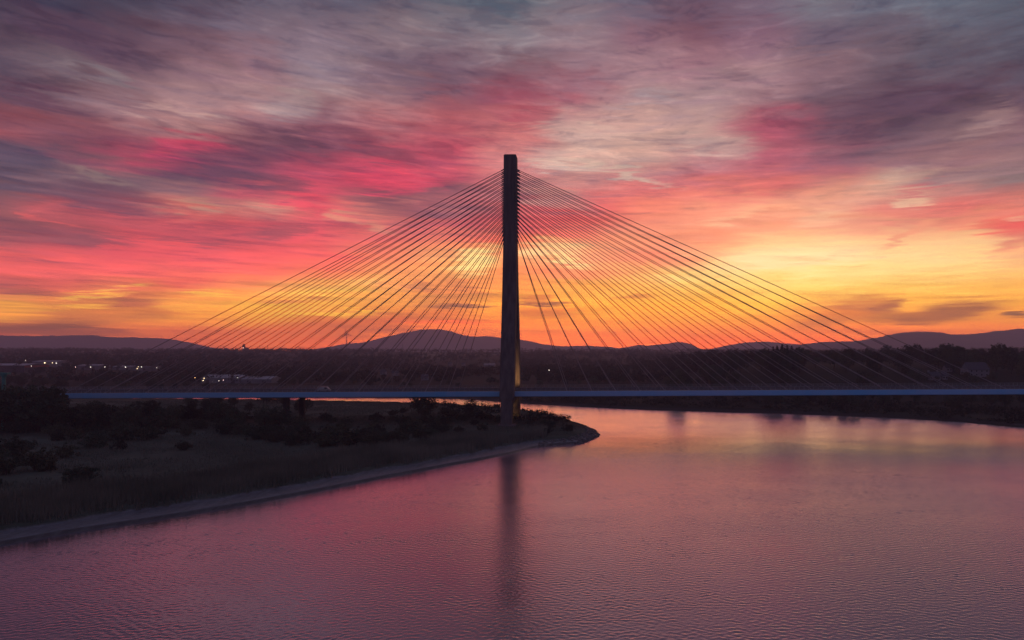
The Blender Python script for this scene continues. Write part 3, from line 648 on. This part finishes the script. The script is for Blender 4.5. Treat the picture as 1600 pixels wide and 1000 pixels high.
def trunk_mb(seed, hgt, r, limbs, spread):
    rng = random.Random(seed); m_ = MB()
    p = Vector((0, 0, -0.5)); segs = 4
    for i in range(segs):
        q = p + Vector((rng.uniform(-.04,.04)*hgt, rng.uniform(-.04,.04)*hgt, hgt*0.75/segs + (0.5 if i == 0 else 0)))
        m_.tube(p, q, r*(1-i*0.2), r*(1-(i+1)*0.2), 7); p = q
    for i in range(limbs):
        z = hgt*rng.uniform(.2,.6); a = rng.uniform(0, 6.28)
        m_.tube((0,0,z), (math.cos(a)*spread*.6, math.sin(a)*spread*.6, z + hgt*rng.uniform(.12,.3)), r*0.45, r*0.12, 5)
    return m_
PROTO = {}
def make_proto(key, name, seed, wid, hgt, base, nclump, per, size, lm, kind='round', r=0.22, limbs=6):
    o = empty(name, (0, 0, 0)); COL.objects.unlink(o); COL.objects.link(o)
    trunk_mb(seed, hgt if kind != 'conifer' else hgt*1.2, r, limbs if kind != 'conifer' else 0, wid/2).build('trunk' if kind != 'shrub' else 'stem', M['bark'], o)
    me = crown_mesh('crown', seed, wid, hgt, base, nclump, per, size, kind); me.materials.append(M[lm])
    c = bpy.data.objects.new('crown' if kind != 'shrub' else 'foliage', me); COL.objects.link(c); c.parent = o
    PROTO[key] = [o, False]
for i in range(4):
    make_proto(('shrub', i), 'shrub', 100 + i, 6.0, 3.6, 0.1, 85, 22, 0.24, 'leaf' if i % 2 else 'leaf_olive', 'shrub', 0.09, 7)
for i in range(4):
    make_proto(('tree', i), 'broadleaf_tree', 200 + i, 9.5, 11.0, 1.2, 130, 22, 0.36, 'leaf' if i % 2 else 'leaf_olive', 'round', 0.26, 8)
for i in range(2):
    make_proto(('conifer', i), 'conifer_tree', 300 + i, 6.0, 15.0, 1.5, 130, 20, 0.34, 'needle', 'conifer', 0.24)
def plant(key, x, y, s, label, cat, group=None, rz=None, sz=1.0, dz=0.0):
    pr = PROTO[key]
    if not pr[1]: o = pr[0]; pr[1] = True
    else: o = copy_tree(pr[0])
    o.location = (x, y, Hs(x, y) - 0.15 + dz); o.scale = (s, s, s * sz); o.rotation_euler = (0, 0, random.uniform(0, 6.28) if rz is None else rz)
    tag(o, label, cat, group); return o
def at(u, Y): return X_of(u, Y), Y
OCC = []                                     # (u0, u1, v_base, Y): keep the view to these clear
def blocks(x, y, ztop, wid):
    u = CU + F * x / y; hw = F * wid / 2 / y; v = CV - ztop * F / y
    return any(y < Yo and u + hw > u0 and u - hw < u1 and v < vb for u0, u1, vb, Yo in OCC)

# ---- scrub on the near marsh
PEN = 'dark rounded shrub in the thick scrub on the near marsh'
def scrub(u, v, hgt, key=None, label=PEN, group='shrubs of the marsh scrub', sz=1.0):
    """a shrub whose foot is seen at (u, v)"""
    Y = solve(u, v, 0, 120, 420); x = X_of(u, Y)
    if sdist(np.array([x]), np.array([Y]))[0] < 6: return
    k = key or ('shrub', random.randrange(4))
    plant(k, x, Y, hgt / 3.6, label, 'shrub', group, sz=sz)
scrub(122, 757, 4.6, ('shrub', 1), 'lone round dark bush on the marsh grass, nearest the muddy shore', None)
scrub(283, 704, 3.2, ('shrub', 0), 'small lone bush on the pale patch of marsh, close to the scrub edge', None)
scrub(188, 702, 3.0, ('shrub', 3), 'small low bush left of the pale patch on the marsh', None)
scrub(55, 735, 6.0, ('shrub', 2), 'big dark bush on the marsh edge behind the lone round bush', None)
for (u, v, h) in [(10,742,5),(95,715,4.5),(20,712,6),(140,700,5),(-30,730,6),(-20,760,4)]: scrub(u, v, h)
for k in range(62):
    u = random.uniform(-60, 470); v = random.uniform(652, 688) - 0.0 * u
    scrub(u, v, random.uniform(3.6, 6.5))
for k in range(46):
    u = random.uniform(430, 720); v = random.uniform(650, 700) - max(0, (u - 560)) * 0.10
    scrub(u, v, random.uniform(2.6, 4.6))
for k in range(24):
    u = random.uniform(690, 900); v = random.uniform(652, 678)
    if 772 < u < 822 and v > 660: continue
    scrub(u, v, random.uniform(1.8, 3.2), None, 'low shrub on the marsh point around the pylon foot', 'shrubs around the pylon foot')
for (u, v, h) in [(462,694,5.0),(500,698,4.6),(540,696,5.2),(585,694,4.6),(625,690,4.6),(660,684,4.6),(480,690,5.0),(560,690,5.4),(520,688,5.6),(640,678,5.2),(690,676,4.0)]: scrub(u, v, h)
TL = 'dark bushy tree in front of the left end of the bridge deck'
for k in range(20):
    u = random.uniform(-60, 88); Y = random.uniform(255, 277)
    plant(('tree', random.randrange(4)), *at(u, Y), random.uniform(1.35, 1.65), TL, 'tree', 'trees before the deck end')
for k in range(30):
    u = random.uniform(60, 436); Y = random.uniform(258, 279)
    plant(('tree', random.randrange(4)), *at(u, Y), random.uniform(0.72, 0.98), 'low dark tree standing just under the bridge deck left of the pylon', 'tree', 'low trees under the deck')
for k in range(20):
    u = random.uniform(290, 486); Y = random.uniform(330, 410); x = X_of(u, Y)
    if sdist(np.array([x]), np.array([Y]))[0] < 4: Y = 330; x = X_of(u, Y)
    plant(('tree', random.randrange(4)), x, Y, random.uniform(0.5, 0.64), 'low dark tree between the bridge deck and the back channel of the river', 'tree', 'low trees by the back channel')
for (u, Y, s) in [(655, 330, 1.0), (672, 332, 0.9), (735, 325, 0.7)]:
    plant(('tree', 3), *at(u, Y), s * 1.0, 'small tree poking above the strip of water behind the deck', 'tree', 'trees by the water strip')

# ------------------------------------------------------------------ buildings beyond the river
def gable(name, label, cat, u0, u1, vb, h, rise, depth, wall, roof, doors=0, windows=0, lamps=(), Y=None, rz=0.0, chimney=False, end=None, hide=0.0):
    um = (u0 + u1) / 2
    Y = Y or solve(um, vb); x0, x1 = X_of(u0, Y), X_of(u1, Y); w = x1 - x0; xc = (x0 + x1) / 2
    e = tag(empty(name, (xc, Y + depth / 2, Hs(xc, Y) + 0.0), rz), label, cat)
    a, d = w / 2, depth / 2
    MB().prism([(-d, -2), (d, -2), (d, h), (0, h + rise), (-d, h)], -a, a).build('wall', wall, e)
    t = 0.25; ov = 0.35; sl = rise / d
    rf = MB().prism([(-d - ov, h - ov*sl + 0.02), (0, h + rise + 0.02), (d + ov, h - ov*sl + 0.02), (d + ov, h - ov*sl + t), (0, h + rise + t + 0.05), (-d - ov, h - ov*sl + t)], -a - ov, a + ov).build('roof', roof, e)
    if chimney:
        for sx in (-1, 1): MB().box(sx*a*0.8 - 0.5, sx*a*0.8 + 0.5, -0.4, 0.4, h + rise - 0.5, h + rise + 1.4).build('chimney', wall, rf)
    for i in range(doors):
        xx = -a + w * (i + 0.5) / doors
        MB().box(xx - 1.8, xx + 1.8, -d - 0.08, -d - 0.003, 0.0, min(4.2, h * 0.7)).build('door', M['dark_cladding'], e)
    for i in range(windows):
        xx = -a + w * (i + 0.5) / windows
        for z in ((1.0,) if h < 4.5 else (1.0, 3.6)):
            f = MB().box(xx - 0.6, xx + 0.6, -d - 0.07, -d - 0.003, z, z + 1.3).build('window', M['white'], e)
            MB().box(xx - 0.5, xx + 0.5, -d - 0.09, -d - 0.072, z + 0.1, z + 1.2).build('pane', M['glass'], f)
    if end: MB().box(a + 0.003, a + 0.4, -d, d, h - 2.5, h).build('end_panel', end, e)
    for (lu, lv, key, r) in lamps:
        lx = X_of(lu, Y - 0.6) - xc; lz = Z_of(lv, Y - 0.6) - e.location.z
        l = MB().box(lx - 0.15, lx + 0.15, -d - 0.35, -d - 0.003, lz + r * 0.9, lz + r * 0.9 + 0.3).build('wall_lamp', M['steel'], e)
        uvball((lx, -d - 0.6 - r * 0.2, lz), r * 0.52, 'bulb', M[key], l)
    OCC.append((u0 - 3, u1 + 3, vb - 1.5 - hide, Y)); return e
def uvball(c, r, name, m, parent):
    V = []; fs = []
    n, k = 10, 6
    for i in range(k + 1):
        a = math.pi * i / k
        for j in range(n):
            t = 2*math.pi*j/n; V.append((c[0] + r*math.sin(a)*math.cos(t), c[1] + r*math.sin(a)*math.sin(t), c[2] + r*math.cos(a)))
    for i in range(k):
        for j in range(n): fs.append((i*n+j, i*n+(j+1)%n, (i+1)*n+(j+1)%n, (i+1)*n+j))
    return MB().add(V, fs).build(name, m, parent, True)
gable('industrial_shed', 'grey industrial shed with a pale metal roof and bright yellow lamps on its wall', 'shed', 314, 374, 599, 5.0, 2.6, 26, M['cladding'], M['metal_roof'], 3, 0,
      ((319, 591, 'lamp_warm', 0.55), (317.5, 594.5, 'lamp_warm', 0.6), (333, 596, 'lamp_white', 0.5), (342, 595, 'lamp_white', 0.38), (349, 594, 'lamp_red', 0.5), (371, 590, 'lamp_white', 0.42)))
gable('industrial_shed', 'long low grey shed with pale roof joined behind the lamp lit industrial shed', 'shed', 377, 424, 599, 3.8, 2.2, 22, M['cladding'], M['metal_roof'], 2, 0, ())
gable('warehouse', 'long dark warehouse at the left edge with a pale roof band and a red end', 'warehouse', -60, 38, 581, 8.0, 2.0, 40, M['dark_cladding'], M['metal_roof'], 0, 0, (), end=M['red_cladding'])
gable('retail_shed', 'flat pale shed with three lit lamps along its front wall', 'shed', 50, 90, 573, 7.5, 1.2, 30, M['cladding'], M['metal_roof'], 1, 0,
      ((70, 567, 'lamp_warm', 1.3), (82, 567, 'lamp_warm', 0.85), (88, 567.3, 'lamp_white', 0.9)))
gable('factory_unit', 'low grey factory unit between two street lamps left of the bridge stays', 'factory', 121, 154, 578, 6.0, 1.2, 24, M['cladding'], M['metal_roof'], 2, 0, ())
gable('factory_unit', 'long grey factory unit with a dim wall lamp, among the row of street lamps', 'factory', 176, 206, 578, 4.5, 1.2, 24, M['cladding'], M['metal_roof'], 2, 0, ((196, 573.5, 'lamp_white', 0.9),))
gable('factory_unit', 'small factory unit with two close lamps at the end of the row', 'factory', 208, 242, 579, 4.5, 1.2, 24, M['cladding'], M['slate'], 1, 0, ((214.5, 576, 'lamp_warm', 0.8), (216, 573.2, 'lamp_warm', 0.6)))
gable('white_house', 'white bungalow among the trees on the right bank, left of two small houses', 'house', 1453, 1470, 594, 3.2, 2.4, 7, M['render'], M['slate'], 0, 3, (), chimney=True, hide=4)
gable('white_house', 'small white gabled house just right of the white bungalow', 'house', 1473, 1481, 593, 3.2, 2.4, 6, M['render'], M['slate'], 0, 2, ())
gable('white_house', 'white cottage standing higher up the right bank above the bungalow', 'house', 1479, 1488, 581, 3.0, 2.2, 6, M['render'], M['slate'], 0, 2, ())
gable('large_house', 'large house with a broad grey slate roof and a pale wall, on the right bank', 'house', 1514, 1546, 589, 5.2, 5.0, 11, M['render'], M['slate'], 0, 4, (), hide=8.5)
gable('farm_shed', 'long pale low building on the wooded slope just left of the pylon', 'farm shed', 756, 773, 572.5, 3.2, 1.2, 10, M['render'], M['metal_roof'], 1, 0, ())
for (u0, u1, vb, lb) in [(594,602,586,'small pale house in trees behind the stays, leftmost of the hamlet'),(612,622,587,'pale gabled house in trees behind the stays, middle of the hamlet'),(658,668,594,'pale house low by the far riverbank behind the stays'),(700,706,571,'tiny white cottage on the slope behind the stays'),(721,726,571.5,'tiny white cottage nearest the long pale farm shed')]:
    gable('house', lb, 'house', u0, u1, vb, 3.4, 2.4, 7, M['render'], M['slate'], 0, 2, ())

# street lamps
def street_lamp(u, v, key, r, label, h=9.0, group=None):
    Y = solve(u, v, h); x = X_of(u, Y); z = Hs(x, Y)
    e = tag(empty('street_lamp', (x, Y, z)), label, 'street lamp', group)
    MB().tube((0, 0, -0.5), (0, 0, h + 0.2), 0.12, 0.07, 8).tube((0, 0, h + 0.15), (0, -1.0, h + 0.3), 0.06, 0.05, 6).build('pole', M['steel'], e)
    hd = MB().box(-0.25, 0.25, -1.6, -0.7, h + 0.22, h + 0.42).build('lamp_head', M['steel'], e)
    uvball((0, -1.15, h - r * 0.6 + 0.15), r * 0.52, 'bulb', M[key], hd)
    OCC.append((u - 2, u + 2, v + 2.5, Y))
for q in [(41, 563, 'lamp_white', 0.7, 'street lamp with a small white light above the end of the dark warehouse'),
          (50, 571.5, 'lamp_white', 0.55, 'street lamp between the dark warehouse and the pale lit shed'),
          (119, 573, 'lamp_red', 0.65, 'pinkish street lamp at the left end of the lamp row'),
          (142.5, 573.2, 'lamp_white', 0.7, 'bright white street lamp in front of the low factory unit'),
          (165, 573, 'lamp_white', 0.65, 'white street lamp between two grey factory units'),
          (222, 573, 'lamp_white', 0.7, 'white street lamp at the small factory unit with two lamps'),
          (246, 574, 'lamp_white', 0.5, 'street lamp at the far right end of the lamp row'),
          (306, 590, 'lamp_dim', 0.35, 'dim orange street lamp just left of the industrial shed'),
          (858, 578, 'lamp_white', 0.6, 'lone white street lamp right of the pylon on the far bank')]:
    street_lamp(*q)

# church on the ridge, masts, turbine
def church(u, vt, vb):
    Y = 2300.0; x = X_of(u, Y); z = Hs(x, Y); zt = Z_of(vt, Y)
    e = tag(empty('church', (x, Y, z)), 'church tower on the left skyline with a glowing panel as its lit face', 'church')
    h = zt - z
    MB().box(-3.6, 3.6, -3.6, 3.6, -2, h - 7).build('tower', M['concrete'], e)
    sp = MB().loft([[(-3.8,-3.8,h-7),(3.8,-3.8,h-7),(3.8,3.8,h-7),(-3.8,3.8,h-7)], [(-.3,-.3,h),(.3,-.3,h),(.3,.3,h),(-.3,.3,h)]]).build('spire', M['slate'], e)
    MB().prism([(4, -2), (26, -2), (26, 9), (15, 15), (4, 9)], -6, 6).build('nave', M['concrete'], e)
    l = MB().box(-1.0, 1.0, -4.0, -3.603, Z_of(543.6, Y) - z - 1, Z_of(543.6, Y) - z + 1).build('glow_panel', M['lamp_red'], e)  # self-glowing panel stands in for the light on the tower face
    OCC.append((u - 5, u + 5, 546, Y))
church(381, 536.5, 548)
def mast(u, vt, Y, label, w=0.9):
    x = X_of(u, Y); z = Hs(x, Y); h = Z_of(vt, Y) - z
    e = tag(empty('radio_mast', (x, Y, z)), label, 'mast')
    m_ = MB()
    for sx, sy in ((-1,-1),(1,-1),(1,1),(-1,1)): m_.tube((sx*w*1.3, sy*w*1.3, -1), (sx*w*0.4, sy*w*0.4, h*0.93), 0.22, 0.16, 5)
    for i in range(8):
        t = i / 8; k = w*(1.3 - 0.9*t*0.93/0.93)
        m_.tube((-k, -k, h*t), (k*0.9, -k*0.9, h*(t + .11)), 0.12, n=4); m_.tube((k, k, h*t), (-k*0.9, k*0.9, h*(t + .11)), 0.12, n=4)
    m_.build('lattice', M['steel'], e)
    MB().tube((0, 0, h*0.9), (0, 0, h), 0.3, 0.15, 6).build('antenna', M['steel'], e)
    MB().tube((-1.4, -0.9, h*0.82), (-1.4, -1.6, h*0.82), 1.1, 0.9, 10).build('dish', M['white'], e)
mast(418.5, 539.5, 2350, 'slim dark mast on the skyline right of the church', 1.6)
mast(629, 536.5, 2500, 'thin lattice mast standing before the big central hill', 1.3)
def turbine(u, vh, Y, rad):
    x = X_of(u, Y); z = -14.0 if Y > 3000 else Hs(x, Y); z = Hs(x, Y); h = Z_of(vh, Y) - z
    e = tag(empty('wind_turbine', (x, Y, z)), 'three bladed wind turbine above the ridge left of the central hill', 'wind turbine')
    MB().tube((0, 0, -2), (0, 0, h), 3.0, 1.8, 14).build('tower', M['steel'], e, True)
    MB().box(-1.7, 1.7, -3, 6, h + 0.003 - 1.5, h + 1.9).build('nacelle', M['steel'], e)
    hb_ = MB().tube((0, -5.2, h), (0, -3, h), 0.9, 1.7, 12).build('hub', M['steel'], e)
    for k in range(3):
        a = R(90 + 120*k + 12); dx, dz = math.cos(a), math.sin(a)
        sec = []
        for t, c in ((0.03, 1.6), (0.2, 3.9), (0.55, 2.7), (1.0, 0.9)):
            px, pz = dx*rad*t, h + dz*rad*t
            sec.append([(px - dz*c, -4.3, pz + dx*c), (px, -4.7, pz), (px + dz*c*0.6, -4.0, pz - dx*c*0.6), (px, -3.8, pz)])
        MB().loft(sec).build('blade', M['steel'], e)
turbine(541.5, 522, 3900, 36)
# teal post by the left edge
Yp = 262.0; xp = X_of(6, Yp); zp = Hs(xp, Yp)
e = tag(empty('gantry_post', (xp, Yp, zp)), 'teal post with a wide flat head at the left edge', 'post')
hh = Z_of(582, Yp) - zp
MB().loft([ring(0, 0, -1, 1.5, 1.5, .3), ring(0, 0, hh - 2.0, 1.2, 1.2, .3), ring(0, 0, hh - 0.8, 2.2, 1.6, .3)]).build('shaft', M['teal'], e)
MB().box(-6.0, 1.9, -0.9, 0.9, hh - 0.79, hh).build('head', M['teal'], e)
OCC.append((0, 12, 612, Yp))

# ---- trees beyond the river
RB = 'dark broadleaf tree in the wood on the right bank beyond the bridge'
cnt = 0; tries = 0
while cnt < 128 and tries < 3000:
    tries += 1
    low = cnt < 44
    u = random.uniform(1180, 1690) if low else random.uniform(1050, 1700); Y = random.uniform(292, 420) if low else random.uniform(415, 640)
    x = X_of(u, Y); s = random.uniform(0.6, 0.95) if low else random.uniform(0.8, 1.4) * (1.2 if u > 1380 else 1.0)
    if sdist(np.array([x]), np.array([Y]))[0] < (7 if low else 20): continue
    if low and 279 < Y < 322: continue
    if low and Hs(x, Y) + 11.3*s > -19.5: continue
    if not low and blocks(x, Y, Hs(x, Y) + 11*s, 9*s): continue
    plant(('tree', random.randrange(4)), x, Y, s, RB, 'tree', 'trees of the right bank wood'); cnt += 1
cnt = 0; tries = 0
while cnt < 16 and tries < 800:
    tries += 1
    u = random.uniform(1545, 1730); x, Y = at(u, random.uniform(240, 283)); s = random.uniform(0.75, 0.98)
    if not 6 < sdist(np.array([x]), np.array([Y]))[0] < 22 or Hs(x, Y) + 11.3*s > -18.6: continue
    plant(('tree', random.randrange(4)), x, Y, s, 'dark tree low on the right bank at the water edge before the bridge', 'tree', 'waterside trees on the right bank'); cnt += 1
for (u, v, s, lb, grp) in [(1222, 540, 1.3, 'tall pointed conifer, highest of the dark clump on the right skyline', None), (1372, 552, 1.1, 'narrow lone conifer standing over the right bank wood', None)] + [(uu_, vv_, ss_, 'dark conifer beside the tallest one in the right skyline clump', 'conifers of the skyline clump') for uu_, vv_, ss_ in ((1208,544,1.2),(1214,542.5,1.25),(1230,542,1.25),(1237,543,1.2),(1244,546,1.1),(1201,547,1.0),(1252,550,0.9),(1226,546,1.2),(1216,548,1.2),(1236,549,1.1))]:
    Y = solve(u, v - 2.5, 15*s, 430, 900); plant(('conifer', random.randrange(2)), X_of(u, Y), Y, s * 1.15, lb, 'tree', grp, sz=0.87)
for (u, v, s) in [(1204,549,1.5),(1213,547,1.6),(1226,545.5,1.7),(1239,547,1.6),(1250,550,1.4),(1190,552,1.3)]:
    Y = solve(u, v, 11*s, 430, 900); plant(('tree', random.randrange(4)), X_of(u, Y), Y, s, 'big dark tree packed under the conifers of the right skyline clump', 'tree', 'broadleaf trees of the skyline clump')
for (u, v, s) in [(1490,550,1.35),(1512,548,1.5),(1530,549,1.4),(1556,552,1.4),(1580,554,1.3),(1600,552,1.4)]:
    Y = solve(u, v, 11*s, 430, 900); plant(('tree', random.randrange(4)), X_of(u, Y), Y, s, 'tall round topped tree on the skyline behind the large house', 'tree', 'skyline trees behind the large house')
for (u, s) in [(1511, .62), (1518, .42), (1526, .40), (1546, .46), (1553, .6), (1448, .5), (1463, .34), (1492, .5)]:
    Y = solve(u, 597 - 4*s, 0, 430, 900); plant(('tree', random.randrange(4)), X_of(u, Y), Y, s, 'small garden tree or bush close to the houses on the right bank', 'tree', 'garden trees by the right bank houses')
cnt = 0; tries = 0
while cnt < 44 and tries < 900:
    tries += 1
    u = random.uniform(-60, 470); Y = random.uniform(490, 640)
    x = X_of(u, Y); s = random.uniform(0.55, 1.0)
    if sdist(np.array([x]), np.array([Y]))[0] < 8 or blocks(x, Y, Hs(x, Y) + 11*s, 9*s): continue
    plant(('tree', random.randrange(4)), x, Y, s, 'dark tree on the flat land just beyond the left half of the deck', 'tree', 'trees beyond the deck on the left'); cnt += 1
cnt = 0
while cnt < 30:
    u = random.uniform(480, 1150); Y = random.uniform(500, 640)
    x = X_of(u, Y); s = random.uniform(0.4, 0.8)
    if sdist(np.array([x]), np.array([Y]))[0] < 8 or blocks(x, Y, Hs(x, Y) + 11*s, 9*s): continue
    plant(('tree', random.randrange(4)), x, Y, s, 'low tree along the far riverbank behind the middle of the bridge', 'tree', 'trees along the far riverbank'); cnt += 1

# ---- far woods that read as one mass
rng = np.random.default_rng(5)
Cs = []; Rs = []; total = 0
def far_tree(x, y, z, h):
    k = rng.integers(5, 9)
    for _ in range(k):
        Cs.append((x + rng.normal()*h*0.22, y + rng.normal()*h*0.22, z + h*rng.uniform(0.25, 0.85))); Rs.append(h*rng.uniform(0.16, 0.30))
N = 15000
uu = rng.uniform(-330, 1930, N); YY = 640 * np.exp(rng.uniform(0, math.log(2950/640), N)); XX = X_of(uu, YY)
den = vnoise(XX, YY*0.5, 90, 9)*0.6 + vnoise(XX, YY*0.6, 260, 10)*0.4
ZZ = H(XX, YY)
keep = (den > 0.42) | (rng.uniform(size=N) < 0.10) | ((YY > 2250) & (YY < 2750) & (den > 0.32))
for x, y, z, k in zip(XX, YY, ZZ, keep):
    if not k: continue
    h = rng.uniform(6, 13) * (0.8 if y < 1100 else 1.0) * (0.8 + 0.7 * float(vnoise(np.array([x]), np.array([y]), 45, 77)[0]))
    if blocks(x, y, z + h, h*0.9): continue
    far_tree(x, y, z, h); total += 1
V, fa = clump_quads(Cs, Rs, 11, 1.15, rng, 0.8)
me = mesh_np('woodland', V, fa); me.materials.append(M['wood_mass'])
wo = bpy.data.objects.new('woodland', me); COL.objects.link(wo); tag(wo, 'dark woods and hedgerows covering the far country below the hills', 'woodland', kind='stuff')

# ---- undergrowth on the far bank slope
rng = np.random.default_rng(6)
N = 13000
uu = rng.uniform(690, 1720, N); YY = rng.uniform(300, 640, N); XX = X_of(uu, YY); sd = sdist(XX, YY)
ok = (sd > 1.0 + 2.0*vnoise(XX, YY, 14, 23)) & (sd < 70) & (vnoise(XX, YY, 16, 22) > 0.30)
XX, YY = XX[ok], YY[ok]; ZZ = H(XX, YY)
hh = rng.uniform(0.7, 1.9, len(XX)) * (0.6 + 1.2*vnoise(XX, YY, 30, 24))
V, fa = clump_quads(np.column_stack([XX, YY, ZZ + hh*0.4]), hh, 14, 0.5, rng, 0.7)
me = mesh_np('undergrowth', V, fa); me.materials.append(M['wood_mass'])
wo = bpy.data.objects.new('undergrowth', me); COL.objects.link(wo); tag(wo, 'dark undergrowth along the far river bank below the deck', 'undergrowth', kind='stuff')

# ---- reeds and marsh grass
def blades(name, pts, hlo, hhi, wlo, whi, m, lean=0.25):
    n = len(pts); r = np.random.default_rng(3)
    a = r.uniform(0, 6.28, n); w = r.uniform(wlo, whi, n); h = r.uniform(hlo, hhi, n)
    dx, dy = np.cos(a)*w, np.sin(a)*w
    lx, ly = r.normal(size=n)*lean*h, r.normal(size=n)*lean*h
    x, y, z = pts.T
    V = np.stack([np.column_stack([x-dx, y-dy, z-.1]), np.column_stack([x+dx, y+dy, z-.1]), np.column_stack([x+lx, y+ly, z+h])], 1).reshape(-1, 3)
    me = mesh_np(name, V, np.arange(n*3).reshape(-1, 3)); me.materials.append(m)
    o = bpy.data.objects.new(name, me); COL.objects.link(o); return o
r2 = np.random.default_rng(8)
N = 330000
x = r2.uniform(-190, 15, N); y = r2.uniform(60, 300, N); sd = sdist(x, y)
u = CU + F*x/np.maximum(y, 1)
w = mudw(x, y) * (0.85 + 0.35*vnoise(x, y, 9, 3))
ok = (sd > w + 0.2 + 1.8*vnoise(x, y, 3, 12)) & (sd < w + 24 + 8*vnoise(x, y, 14, 13)) & (y < 268) & (u > -150) & (x < -12 - 0*y)
ok &= ~((np.abs(x - BX) < 9) & (y > 246))
x, y = x[ok], y[ok]
pts = np.column_stack([x, y, H(x, y)])
tag(blades('reeds', pts, 1.5, 2.9, 0.05, 0.12, M['reed'], 0.10), 'tall reeds in a band along the muddy near shore', 'reeds', kind='stuff')
N = 260000
x = r2.uniform(-330, 22, N); y = r2.uniform(90, 420, N); sd = sdist(x, y); u = CU + F*x/y
ok = (sd > mudw(x, y)*1.2 + 3 + 4*vnoise(x, y, 7, 4)) & (u > -120) & (vnoise(x, y, 11, 17) + 0.4*vnoise(x, y, 3, 18) > 0.45)
x, y = x[ok], y[ok]
pts = np.column_stack([x, y, H(x, y)])
tag(blades('marsh_grass', pts, 0.35, 0.95, 0.05, 0.13, M['grass'], 0.35), 'rough marsh grass over the low near bank', 'grass', kind='stuff')
# rubble round the point
N = 2600
x = r2.uniform(-20, 14, N); y = r2.uniform(222, 300, N); sd = sdist(x, y)
ok = (sd > -0.6) & (sd < 4.5) & (x > -14); x, y, sd = x[ok], y[ok], sd[ok]
zz = H(x, y); Vv = []; Ff = []
for i in range(len(x)):
    s = r2.uniform(0.25, 0.75); o = len(Vv)
    c = [(sx, sy, sz) for sz in (-.6, .55) for sx, sy in ((-1,-1),(1,-1),(1,1),(-1,1))]
    a = r2.uniform(0, 6.28); ca, sa = math.cos(a), math.sin(a)
    for (cx, cy, cz) in c:
        k = s*r2.uniform(0.55, 1.1); q = 0.75 if cz > 0 else 1
        Vv.append((x[i] + (cx*ca - cy*sa)*k*q, y[i] + (cx*sa + cy*ca)*k*q, zz[i] + cz*k))
    Ff += [tuple(o + t for t in f) for f in ((3,2,1,0),(4,5,6,7),(0,1,5,4),(1,2,6,5),(2,3,7,6),(3,0,4,7))]
me = mesh_np('rubble', Vv, Ff); me.materials.append(M['rock'])
o = bpy.data.objects.new('rubble', me); COL.objects.link(o); tag(o, 'broken rocks edging the tip of the marsh point', 'rubble', kind='stuff')
for key, (o, used) in PROTO.items():
    if not used:
        for c in list(o.children): bpy.data.objects.remove(c)
        bpy.data.objects.remove(o)
